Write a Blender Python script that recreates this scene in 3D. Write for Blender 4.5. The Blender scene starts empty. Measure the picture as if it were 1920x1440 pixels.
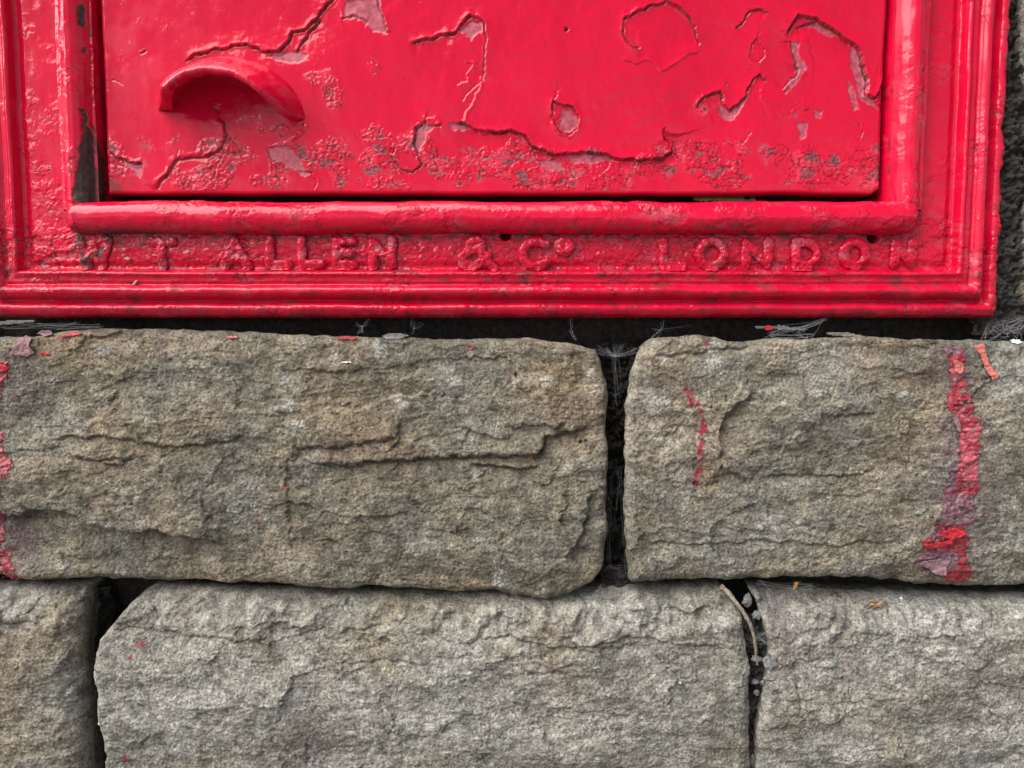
import bpy, math, random
import numpy as np

# ------------------------------------------------------------------ camera, sky, sun, exposure
S = 0.44 / 1920.0            # metres per unit; one unit = one photo pixel measured on the wall plane
F = 1450.0                   # camera distance / focal length in those units
TILT = math.radians(4.6)
sc = bpy.context.scene
col = sc.collection
cam_d = bpy.data.cameras.new('camera')
cam_d.sensor_width = 36.0
cam_d.lens = 36.0 * F / 1920.0
cam_d.clip_start = 0.005
cam_d.clip_end = 500.0
cam = bpy.data.objects.new('camera', cam_d)
col.objects.link(cam)
cam.location = (0, -F * math.cos(TILT) * S, F * math.sin(TILT) * S)
cam.rotation_euler = (math.radians(90) - TILT, 0, 0)
sc.camera = cam

SUN_EL, SUN_AZ = math.radians(52), math.radians(-66)      # azimuth measured from straight behind the camera, to the left
w = bpy.data.worlds.new('World')
sc.world = w
w.use_nodes = True
nt = w.node_tree
bg = nt.nodes['Background']
sky = nt.nodes.new('ShaderNodeTexSky')
sky.sky_type = 'NISHITA'
sky.sun_disc = False
sky.sun_elevation = SUN_EL
sky.sun_rotation = math.radians(180) - SUN_AZ
sky.dust_density = 0.4
sky.air_density = 0.22
sky.ozone_density = 0.6
hs = nt.nodes.new('ShaderNodeHueSaturation')              # cloud cover: the sky is nearly grey
hs.inputs['Saturation'].default_value = 0.22
nt.links.new(sky.outputs[0], hs.inputs['Color'])
nt.links.new(hs.outputs[0], bg.inputs[0])
bg.inputs[1].default_value = 0.05
sun_d = bpy.data.lights.new('sun', 'SUN')
sun_d.energy = 1.5
sun_d.angle = math.radians(76)
sun_d.color = (1.0, 0.97, 0.93)
sun = bpy.data.objects.new('sun', sun_d)
col.objects.link(sun)
sd = np.array([math.sin(SUN_AZ) * math.cos(SUN_EL), -math.cos(SUN_AZ) * math.cos(SUN_EL), math.sin(SUN_EL)])
import mathutils
sun.rotation_euler = mathutils.Vector(sd).to_track_quat('Z', 'Y').to_euler()
sun.location = (-0.5, -1.0, 1.5)
sc.view_settings.view_transform = 'Standard'
sc.view_settings.look = 'None'
sc.view_settings.gamma = 1.0
sc.view_settings.exposure = 2.75
sc.cycles.max_bounces = 4

# ------------------------------------------------------------------ measuring: photo pixel -> wall coordinates
CT, ST = math.cos(TILT), math.sin(TILT)
def R(px, py, h=0.0):
    """photo pixel -> (x, z) units on the vertical plane that stands h units in front of the band of the frame"""
    a = np.asarray(px, float) - 960.0
    b = 720.0 - np.asarray(py, float)
    dy = b * ST + F * CT
    dz = b * CT - F * ST
    t = (F * CT - h) / dy
    return a * t, F * ST + dz * t
def RP(pts, h=0.0):
    p = np.array(pts, float)
    x, z = R(p[:, 0], p[:, 1], h)
    return np.stack([x, z], 1)

# ------------------------------------------------------------------ noise
rng = np.random.RandomState(7)
PERM = rng.permutation(4096).astype(np.int64)
ANG = rng.rand(4096) * 2 * np.pi
GX, GY = np.cos(ANG), np.sin(ANG)
RA, RB = rng.rand(4096), rng.rand(4096)
def hsh(i, j, s=0):
    return PERM[(PERM[(PERM[(i + s * 131) & 4095] + j) & 4095] + s * 17) & 4095]
def perlin(x, y, s=0):
    xi = np.floor(x).astype(np.int64); yi = np.floor(y).astype(np.int64)
    xf = x - xi; yf = y - yi
    u = xf * xf * xf * (xf * (xf * 6 - 15) + 10)
    v = yf * yf * yf * (yf * (yf * 6 - 15) + 10)
    def g(a, b):
        k = hsh(xi + a, yi + b, s)
        return GX[k] * (xf - a) + GY[k] * (yf - b)
    n0 = g(0, 0) * (1 - u) + g(1, 0) * u
    n1 = g(0, 1) * (1 - u) + g(1, 1) * u
    return (n0 * (1 - v) + n1 * v) * 1.5
def fbm(x, y, wl, octv=4, s=0, gain=0.5, ax=1.0, ay=1.0):
    """wl = wavelength in units, ax/ay stretch"""
    t = 0.0; a = 1.0; f = 1.0 / wl
    for k in range(octv):
        t = t + a * perlin(x * f / ax + 13.7 * k, y * f / ay + 7.3 * k, s + k)
        a *= gain; f *= 2.03
    return t
def ridged(x, y, wl, octv=3, s=0, gain=0.5, ax=1.0, ay=1.0):
    t = 0.0; a = 1.0; f = 1.0 / wl
    for k in range(octv):
        t = t + a * (1 - 2 * np.abs(perlin(x * f / ax + 3.1 * k, y * f / ay + 5.9 * k, s + k)))
        a *= gain; f *= 2.03
    return t
def worley(x, y, wl, s=0):
    x = x / wl; y = y / wl
    xi = np.floor(x).astype(np.int64); yi = np.floor(y).astype(np.int64)
    f1 = np.full(x.shape, 9.0); f2 = np.full(x.shape, 9.0)
    for a in (-1, 0, 1):
        for b in (-1, 0, 1):
            k = hsh(xi + a, yi + b, s)
            d = np.hypot(xi + a + RA[k] - x, yi + b + RB[k] - y)
            f2 = np.minimum(np.maximum(f1, d), f2)
            f1 = np.minimum(f1, d)
    return f1, f2
def facets(x, y, wl, s, slope):
    """broken planes: every cell is a plane of its own tilt"""
    x = x / wl; y = y / wl
    xi = np.floor(x).astype(np.int64); yi = np.floor(y).astype(np.int64)
    f1 = np.full(x.shape, 9.0); out = np.zeros(x.shape)
    for a in (-1, 0, 1):
        for b in (-1, 0, 1):
            k = hsh(xi + a, yi + b, s)
            dx = x - (xi + a + RA[k]); dy = y - (yi + b + RB[k])
            d = np.hypot(dx, dy)
            pl = (dx * GX[k] + dy * GY[k]) * wl * slope + (RA[(k + 7) & 4095] - 0.5) * wl * slope * 0.5
            out = np.where(d < f1, pl, out); f1 = np.minimum(f1, d)
    return out
def sst(a, b, x):
    t = np.clip((x - a) / (b - a), 0, 1)
    return t * t * (3 - 2 * t)

def polydist(X, Z, pts, reach):
    """signed distance (left of the direction positive), parameter 0..1 along the line; far points get 1e3"""
    sh = X.shape
    d = np.full(sh, 1e3); sg = np.ones(sh); tt = np.zeros(sh)
    lo = pts.min(0) - reach; hi = pts.max(0) + reach
    m = (X > lo[0]) & (X < hi[0]) & (Z > lo[1]) & (Z < hi[1])
    if not m.any():
        return d, tt
    x = X[m]; z = Z[m]
    dd = np.full(x.shape, 1e3); ss = np.ones(x.shape); pp = np.zeros(x.shape)
    L = np.hypot(*(pts[1:] - pts[:-1]).T); C = np.concatenate([[0], np.cumsum(L)]); T = C[-1]
    for k in range(len(pts) - 1):
        ax, az = pts[k]; ex, ez = pts[k + 1] - pts[k]
        q = np.clip(((x - ax) * ex + (z - az) * ez) / (ex * ex + ez * ez + 1e-9), 0, 1)
        r = np.hypot(x - ax - q * ex, z - az - q * ez)
        b = r < dd
        dd = np.where(b, r, dd)
        ss = np.where(b, np.sign(ex * (z - az) - ez * (x - ax)), ss)
        pp = np.where(b, (C[k] + q * L[k]) / T, pp)
    d[m] = dd; sg[m] = np.where(ss == 0, 1, ss); tt[m] = pp
    return d * sg, tt
def polymask(X, Z, pts, soft=3.0):
    """inside a closed outline -> 1, soft edge"""
    sh = X.shape; out = np.zeros(sh)
    lo = pts.min(0) - 12; hi = pts.max(0) + 12
    m = (X > lo[0]) & (X < hi[0]) & (Z > lo[1]) & (Z < hi[1])
    if not m.any():
        return out
    x = X[m]; z = Z[m]
    ins = np.zeros(x.shape, bool)
    n = len(pts)
    for k in range(n):
        x0, z0 = pts[k]; x1, z1 = pts[(k + 1) % n]
        c = ((z0 > z) != (z1 > z)) & (x < (x1 - x0) * (z - z0) / (z1 - z0 + 1e-12) + x0)
        ins ^= c
    d, _ = polydist(x, z, np.vstack([pts, pts[:1]]), 12)
    d = np.abs(d) * np.where(ins, 1, -1)
    out[m] = sst(-soft * 0.5, soft * 0.5, d)
    return out
def axis(lo, hi, vlo, vhi, step, grow=1.25, cap=60):
    a = np.arange(max(lo, vlo), min(hi, vhi) + step * 0.5, step)
    out = list(a)
    s = step; p = out[0]; pre = []
    while p - lo > 1e-6:
        s = min(s * grow, cap); p = max(p - s, lo); pre.append(p)
    s = step; p = out[-1]; post = []
    while hi - p > 1e-6:
        s = min(s * grow, cap); p = min(p + s, hi); post.append(p)
    return np.array(pre[::-1] + out + post)

# ------------------------------------------------------------------ mesh helpers
def link(o, parent=None):
    col.objects.link(o)
    if parent is not None:
        o.parent = parent
        w0 = np.array([0.0, 0, 0]); p = parent
        while p is not None:
            w0 = w0 + np.array(p.location); p = p.parent
        o.location = tuple(np.array(o['_w']) - w0)
    else:
        o.location = tuple(o['_w'])
    del o['_w']
    return o
def mesh_obj(name, V, faces, mat, parent=None, smooth=True, attrs=None, origin=None):
    """V in units: x, h (towards the viewer), z"""
    V = np.asarray(V, float)
    W = np.stack([V[:, 0], -V[:, 1], V[:, 2]], 1) * S
    if origin is None:
        origin = (W.min(0) + W.max(0)) / 2; origin[2] = W[:, 2].min()
    W = W - origin
    me = bpy.data.meshes.new(name)
    faces = np.asarray(faces, np.int32)
    if faces.ndim == 2:
        k = faces.shape[1]
        me.vertices.add(len(W)); me.vertices.foreach_set('co', W.astype(np.float32).ravel())
        me.loops.add(faces.size); me.loops.foreach_set('vertex_index', faces.ravel())
        me.polygons.add(len(faces))
        me.polygons.foreach_set('loop_start', np.arange(0, faces.size, k, dtype=np.int32))
        me.polygons.foreach_set('loop_total', np.full(len(faces), k, np.int32))
    me.update(calc_edges=True)
    if attrs:
        for an, arr in attrs.items():
            at = me.attributes.new(an, 'FLOAT_COLOR', 'POINT')
            at.data.foreach_set('color', np.asarray(arr, np.float32).ravel())
    me.polygons.foreach_set('use_smooth', np.full(len(me.polygons), smooth))
    me.validate()
    me.materials.append(mat)
    o = bpy.data.objects.new(name, me)
    o['_w'] = tuple(float(v) for v in origin)
    return link(o, parent)
def grid_faces(nx, nz, keep=None):
    """grid indexed [iz, ix], z rising; normals towards the viewer"""
    i = np.arange(nz - 1)[:, None] * nx + np.arange(nx - 1)[None, :]
    f = np.stack([i, i + 1, i + 1 + nx, i + nx], -1).reshape(-1, 4)
    if keep is not None:
        f = f[keep.ravel()]
    return f
def compact(V, f, attrs=None):
    used = np.unique(f)
    mp = np.full(len(V), -1, np.int64); mp[used] = np.arange(len(used))
    return V[used], mp[f], ({k: a[used] for k, a in attrs.items()} if attrs else None)
def grid_obj(name, X, H, Z, mat, parent=None, keep=None, wear=None, smooth=True):
    nz, nx = X.shape
    V = np.stack([X.ravel(), H.ravel(), Z.ravel()], 1)
    f = grid_faces(nx, nz, keep)
    at = {'wear': wear.reshape(-1, 4)} if wear is not None else None
    if keep is not None:
        V, f, at = compact(V, f, at)
    return mesh_obj(name, V, f, mat, parent, smooth, at)
def empty(name, px, py, h=0):
    x, z = R(px, py, h)
    o = bpy.data.objects.new(name, None)
    o.empty_display_size = 0.02
    o['_w'] = (float(x) * S, -h * S, float(z) * S)
    return link(o)
def tag(o, label, cat=None, group=None, kind=None):
    if label: o['label'] = label
    if cat: o['category'] = cat
    if group: o['group'] = group
    if kind: o['kind'] = kind
    return o
def wearattr(X, r=0, g=0, b=0, a=0):
    o = np.zeros(X.shape + (4,))
    o[..., 0] = np.clip(r, 0, 1); o[..., 1] = np.clip(g, 0, 1); o[..., 2] = np.clip(b, 0, 1); o[..., 3] = np.clip(a, 0, 1)
    return o
def tube(P, rad, n=5):
    """P (k,3) in x,h,z units, rad scalar or (k,)"""
    P = np.asarray(P, float); k = len(P)
    rad = np.broadcast_to(np.asarray(rad, float), (k,))
    T = np.gradient(P, axis=0); T /= np.linalg.norm(T, axis=1)[:, None] + 1e-9
    ref = np.array([0.31, 0.9, 0.27]); ref /= np.linalg.norm(ref)
    A = np.cross(T, ref); A /= np.linalg.norm(A, axis=1)[:, None] + 1e-9
    B = np.cross(T, A)
    an = np.arange(n) * 2 * np.pi / n
    V = P[:, None] + rad[:, None, None] * (np.cos(an)[None, :, None] * A[:, None] + np.sin(an)[None, :, None] * B[:, None])
    f = []
    for i in range(k - 1):
        for j in range(n):
            f.append([i * n + j, i * n + (j + 1) % n, (i + 1) * n + (j + 1) % n, (i + 1) * n + j])
    return V.reshape(-1, 3), np.array(f)
class Bag:
    def __init__(self): self.V = []; self.f = []; self.n = 0
    def add(self, V, f):
        self.V.append(V); self.f.append(np.asarray(f) + self.n); self.n += len(V)
    def obj(self, name, mat, parent=None, smooth=True):
        return mesh_obj(name, np.vstack(self.V), np.vstack(self.f), mat, parent, smooth)

# ------------------------------------------------------------------ materials
def newmat(name):
    m = bpy.data.materials.new(name); m.use_nodes = True
    n = m.node_tree.nodes; l = m.node_tree.links
    return m, n, l, n['Principled BSDF']
def tex(n, l, kind, scale_units, detail=4, rough=0.55, vec=None, **kw):
    t = n.new('ShaderNodeTexNoise' if kind == 'noise' else 'ShaderNodeTexVoronoi')
    t.inputs['Scale'].default_value = 1.0 / (scale_units * S)
    if kind == 'noise':
        t.inputs['Detail'].default_value = detail
        t.inputs['Roughness'].default_value = rough
    if vec is not None: l.new(vec, t.inputs['Vector'])
    return t
def ramp(n, l, src, stops):
    r = n.new('ShaderNodeValToRGB')
    e = r.color_ramp.elements
    while len(e) < len(stops): e.new(0.5)
    for i, (p, c) in enumerate(stops):
        e[i].position = p; e[i].color = tuple(c) + (1,) if len(c) == 3 else c
    l.new(src, r.inputs[0])
    return r
def mix(n, l, fac, a, b, mode='MIX'):
    m = n.new('ShaderNodeMix'); m.data_type = 'RGBA'; m.blend_type = mode
    for s, v in ((0, fac), (6, a), (7, b)):
        if hasattr(v, 'is_output'): l.new(v, m.inputs[s])
        else: m.inputs[s].default_value = v if s == 0 else tuple(v) + (1,)
    return m.outputs[2]
def math_(n, l, op, a, b=None):
    m = n.new('ShaderNodeMath'); m.operation = op
    for i, v in enumerate((a, b)):
        if v is None: continue
        if hasattr(v, 'is_output'): l.new(v, m.inputs[i])
        else: m.inputs[i].default_value = v
    return m.outputs[0]
def bump(n, l, height, dist_units, strength=1.0, normal=None):
    b = n.new('ShaderNodeBump'); b.inputs['Strength'].default_value = strength
    b.inputs['Distance'].default_value = dist_units * S
    l.new(height, b.inputs['Height'])
    if normal is not None: l.new(normal, b.inputs['Normal'])
    return b.outputs[0]

def make_paint(name, red=(0.56, 0.002, 0.030)):
    m, n, l, b = newmat(name)
    g = n.new('ShaderNodeNewGeometry'); P = g.outputs['Position']
    at = n.new('ShaderNodeAttribute'); at.attribute_name = 'wear'
    sp = n.new('ShaderNodeSeparateColor'); l.new(at.outputs['Color'], sp.inputs[0])
    big = tex(n, l, 'noise', 160, 3, 0.5, P)
    c = ramp(n, l, big.outputs[0], [(0.3, tuple(v * 0.86 for v in red)), (0.7, red)]).outputs[0]
    fine = tex(n, l, 'noise', 9, 4, 0.6, P)
    faded = mix(n, l, math_(n, l, 'MULTIPLY', sp.outputs[2], 0.85), c, (0.64, 0.045, 0.085))
    # a few dark flecks of grime on the paint
    fl = ramp(n, l, fine.outputs[0], [(0.26, (0.9, 0.9, 0.9)), (0.32, (0, 0, 0))]).outputs[0]
    c2 = mix(n, l, math_(n, l, 'MULTIPLY', fl, 0.8), faded, (0.07, 0.012, 0.015))
    spk = tex(n, l, 'noise', 5.5, 3, 0.7, P)
    sd2 = math_(n, l, 'ADD', spk.outputs[0], math_(n, l, 'MULTIPLY', math_(n, l, 'SUBTRACT', at.outputs['Alpha'], 1.0), 0.16))
    sp2_ = ramp(n, l, sd2, [(0.56, (0, 0, 0)), (0.62, (1, 1, 1))]).outputs[0]
    c2 = mix(n, l, math_(n, l, 'MULTIPLY', sp2_, 0.75), c2, (0.075, 0.020, 0.018))
    prim = ramp(n, l, fine.outputs[0], [(0.3, (0.24, 0.035, 0.058)), (0.7, (0.46, 0.125, 0.165))]).outputs[0]
    c3 = mix(n, l, math_(n, l, 'MULTIPLY', sp.outputs[0], 0.85), c2, prim)
    # hairline cracks in the old coats, grime caught in them (density = wear alpha)
    wob = tex(n, l, 'noise', 15, 3, 0.6, P)
    va = n.new('ShaderNodeVectorMath'); va.operation = 'MULTIPLY_ADD'
    l.new(wob.outputs['Color'], va.inputs[0]); va.inputs[1].default_value = (14 * S,) * 3; l.new(P, va.inputs[2])
    mpc = n.new('ShaderNodeMapping'); mpc.inputs['Scale'].default_value = (0.7, 1, 1.3); l.new(va.outputs[0], mpc.inputs[0])
    vo = tex(n, l, 'vor', 21, vec=mpc.outputs[0]); vo.feature = 'DISTANCE_TO_EDGE'
    patch = tex(n, l, 'noise', 34, 4, 0.65, P)
    dens = math_(n, l, 'ADD', patch.outputs[0], math_(n, l, 'MULTIPLY', math_(n, l, 'SUBTRACT', at.outputs['Alpha'], 0.5), 0.36))
    on = ramp(n, l, dens, [(0.47, (0, 0, 0)), (0.61, (1, 1, 1))]).outputs[0]
    thin = ramp(n, l, vo.outputs['Distance'], [(0.012, (1, 1, 1)), (0.045, (0, 0, 0))]).outputs[0]
    crk = math_(n, l, 'MULTIPLY', on, thin)
    lipr = ramp(n, l, vo.outputs['Distance'], [(0.0, (0, 0, 0)), (0.05, (0.75, 0.75, 0.75)), (0.14, (1, 1, 1)), (0.35, (0.55, 0.55, 0.55))]).outputs[0]
    lip = math_(n, l, 'MULTIPLY', on, lipr)
    c3 = mix(n, l, math_(n, l, 'MULTIPLY', crk, 0.8), c3, (0.05, 0.010, 0.012))
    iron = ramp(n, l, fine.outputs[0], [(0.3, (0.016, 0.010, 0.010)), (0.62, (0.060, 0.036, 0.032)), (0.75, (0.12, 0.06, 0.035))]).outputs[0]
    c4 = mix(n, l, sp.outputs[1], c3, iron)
    l.new(c4, b.inputs['Base Color'])
    rr = math_(n, l, 'ADD', math_(n, l, 'MULTIPLY', fine.outputs[0], 0.20), 0.06)
    rr = math_(n, l, 'ADD', rr, math_(n, l, 'MULTIPLY', sp.outputs[0], 0.28))
    rr = math_(n, l, 'ADD', rr, math_(n, l, 'MULTIPLY', sp.outputs[1], 0.35))
    l.new(rr, b.inputs['Roughness'])
    b.inputs['Specular IOR Level'].default_value = 0.33
    b1 = bump(n, l, tex(n, l, 'noise', 26, 2, 0.5, P).outputs[0], 0.6, 0.4)
    br = n.new('ShaderNodeMapping'); br.inputs['Scale'].default_value = (0.16, 1, 1.5); l.new(P, br.inputs[0])
    b1 = bump(n, l, tex(n, l, 'noise', 9, 2, 0.5, br.outputs[0]).outputs[0], 0.2, 0.5, b1)
    b1 = bump(n, l, lip, 0.65, 0.8, b1)
    b2 = bump(n, l, tex(n, l, 'noise', 3.2, 2, 0.6, P).outputs[0], 0.16, 0.5, b1)
    l.new(b2, b.inputs['Normal'])
    return m
def make_stone(name):
    m, n, l, b = newmat(name)
    g = n.new('ShaderNodeNewGeometry'); P = g.outputs['Position']
    at = n.new('ShaderNodeAttribute'); at.attribute_name = 'wear'
    sp = n.new('ShaderNodeSeparateColor'); l.new(at.outputs['Color'], sp.inputs[0])
    mp = n.new('ShaderNodeMapping'); mp.inputs['Scale'].default_value = (0.95, 1, 1.05); l.new(P, mp.inputs[0])
    V = mp.outputs[0]
    big = tex(n, l, 'noise', 150, 4, 0.6, V)
    c = ramp(n, l, big.outputs[0], [(0.30, (0.165, 0.160, 0.138)), (0.48, (0.235, 0.222, 0.188)), (0.62, (0.295, 0.265, 0.210)), (0.75, (0.35, 0.285, 0.20))]).outputs[0]
    # pale ochre tint set per stone (wear B) and grey tint (wear alpha)
    c = mix(n, l, sp.outputs[2], c, ramp(n, l, tex(n, l, 'noise', 70, 3, 0.6, P).outputs[0], [(0.35, (0.34, 0.250, 0.195)), (0.65, (0.34, 0.275, 0.18))]).outputs[0])
    c = mix(n, l, at.outputs['Alpha'], c, (0.43, 0.425, 0.41))
    lich = tex(n, l, 'noise', 45, 5, 0.7, P)
    lm = ramp(n, l, lich.outputs[0], [(0.57, (0, 0, 0)), (0.70, (0.75, 0.75, 0.75))]).outputs[0]
    c = mix(n, l, lm, c, (0.55, 0.565, 0.56))
    sp1 = tex(n, l, 'noise', 4.6, 3, 0.8, V)
    k1 = ramp(n, l, sp1.outputs[0], [(0.33, (0.26, 0.26, 0.27)), (0.46, (0.88, 0.88, 0.88)), (0.57, (1.22, 1.20, 1.15)), (0.67, (1.9, 1.86, 1.78))]).outputs[0]
    c = mix(n, l, 1.0, c, k1, 'MULTIPLY')
    sp2 = tex(n, l, 'noise', 22, 3, 0.6, V)
    k2 = ramp(n, l, sp2.outputs[0], [(0.32, (0.52, 0.51, 0.50)), (0.62, (1.26, 1.25, 1.22))]).outputs[0]
    c = mix(n, l, 1.0, c, k2, 'MULTIPLY')
    # paint soaked into the grain (R: red, G: maroon / dirt stain)
    c = mix(n, l, sp.outputs[1], c, mix(n, l, 1.0, (0.17, 0.10, 0.12), k1, 'MULTIPLY'))
    c = mix(n, l, sp.outputs[0], c, mix(n, l, 0.5, (0.38, 0.035, 0.06), mix(n, l, 1.0, (0.38, 0.035, 0.06), k1, 'MULTIPLY')))
    c = mix(n, l, 1.0, c, (0.61, 0.605, 0.585), 'MULTIPLY')
    l.new(c, b.inputs['Base Color'])
    b.inputs['Roughness'].default_value = 0.9
    b.inputs['Specular IOR Level'].default_value = 0.3
    b1 = bump(n, l, sp1.outputs[0], 4.0, 0.9)
    b2 = bump(n, l, tex(n, l, 'noise', 2.6, 2, 0.6, P).outputs[0], 1.2, 0.6, b1)
    l.new(b2, b.inputs['Normal'])
    return m
def make_flat(name, c, rough=0.8, var=0.35, wl=12, bmp=1.0, spec=0.3):
    m, n, l, b = newmat(name)
    g = n.new('ShaderNodeNewGeometry')
    t = tex(n, l, 'noise', wl, 4, 0.6, g.outputs['Position'])
    r = ramp(n, l, t.outputs[0], [(0.3, tuple(v * (1 - var) for v in c)), (0.7, tuple(min(1, v * (1 + var)) for v in c))])
    l.new(r.outputs[0], b.inputs['Base Color'])
    b.inputs['Roughness'].default_value = rough
    b.inputs['Specular IOR Level'].default_value = spec
    l.new(bump(n, l, t.outputs[0], bmp, 0.8), b.inputs['Normal'])
    return m
def make_streak(name):
    m, n, l, b = newmat(name)
    at = n.new('ShaderNodeAttribute'); at.attribute_name = 'wear'
    g = n.new('ShaderNodeNewGeometry'); P = g.outputs['Position']
    sp = n.new('ShaderNodeSeparateColor'); l.new(at.outputs['Color'], sp.inputs[0])
    t = tex(n, l, 'noise', 7, 4, 0.65, P)
    red = ramp(n, l, t.outputs[0], [(0.3, (0.09, 0.005, 0.009)), (0.55, (0.25, 0.014, 0.026)), (0.75, (0.36, 0.075, 0.095))]).outputs[0]
    mau = ramp(n, l, t.outputs[0], [(0.3, (0.055, 0.030, 0.038)), (0.7, (0.21, 0.115, 0.14))]).outputs[0]
    c = mix(n, l, sp.outputs[0], red, mau)
    c = mix(n, l, sp.outputs[1], c, (0.40, 0.085, 0.105))
    l.new(c, b.inputs['Base Color'])
    b.inputs['Roughness'].default_value = 0.5
    l.new(bump(n, l, t.outputs[0], 1.6, 0.7), b.inputs['Normal'])
    return m
M = dict(paint=make_paint('red_gloss_paint'), stone=make_stone('gritstone'), streak=make_streak('dripped_paint'),
         mortar=make_flat('old_dark_mortar', (0.036, 0.033, 0.030), 0.95, 0.6, 6, 5),
         earth=make_flat('dark_joint_filling', (0.035, 0.031, 0.027), 1.0, 0.6, 10, 6),
         iron=make_flat('black_iron', (0.012, 0.009, 0.009), 0.8, 0.4, 20, 1),
         web=make_flat('spider_silk', (0.33, 0.33, 0.345), 0.6, 0.2, 10, 0.1),
         twig=make_flat('dry_bark', (0.20, 0.165, 0.135), 0.9, 0.6, 5, 3.0),
         crumb=make_flat('grey_mortar_crumb', (0.17, 0.166, 0.158), 0.95, 0.5, 5, 3),
         leaf=make_flat('dry_leaf_tan', (0.36, 0.28, 0.17), 0.7, 0.35, 8, 0.5),
         amber=make_flat('amber_leaf', (0.27, 0.14, 0.045), 0.7, 0.35, 8, 0.5),
         husk=make_flat('spider_husk', (0.25, 0.17, 0.09), 0.6, 0.3, 8, 0.3),
         salmon=make_flat('salmon_paint', (0.46, 0.13, 0.11), 0.6, 0.15, 9, 0.6),
         mauve=make_flat('mauve_paint', (0.21, 0.12, 0.13), 0.75, 0.25, 7, 0.8),
         redflake=make_flat('red_paint_flake', (0.38, 0.018, 0.028), 0.5, 0.25, 9, 0.6),
         white=make_flat('white_fleck', (0.72, 0.71, 0.68), 0.8, 0.15, 6, 0.6),
         wood=make_flat('old_wood', (0.33, 0.22, 0.11), 0.8, 0.4, 12, 1.0),
         pave=make_flat('pavement', (0.11, 0.107, 0.10), 0.9, 0.3, 220, 6))

# ------------------------------------------------------------------ pavement at the foot of the wall
def pavement():
    me = bpy.data.meshes.new('pavement')
    me.from_pydata([(-220, -220, 0), (220, -220, 0), (220, 220, 0), (-220, 220, 0)], [], [(0, 1, 2, 3)])
    me.materials.append(M['pave'])
    o = bpy.data.objects.new('pavement', me); o['_w'] = (0, 0, -0.85)
    tag(link(o), None, None, None, 'structure')
pavement()

# ------------------------------------------------------------------ stone wall
wall = empty('stone_wall', 960, 603, -60)
wall.location.z = -0.85
tag(wall, 'dry-laid wall of rough grey-brown gritstone blocks below and beside the red post box', 'wall')

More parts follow.
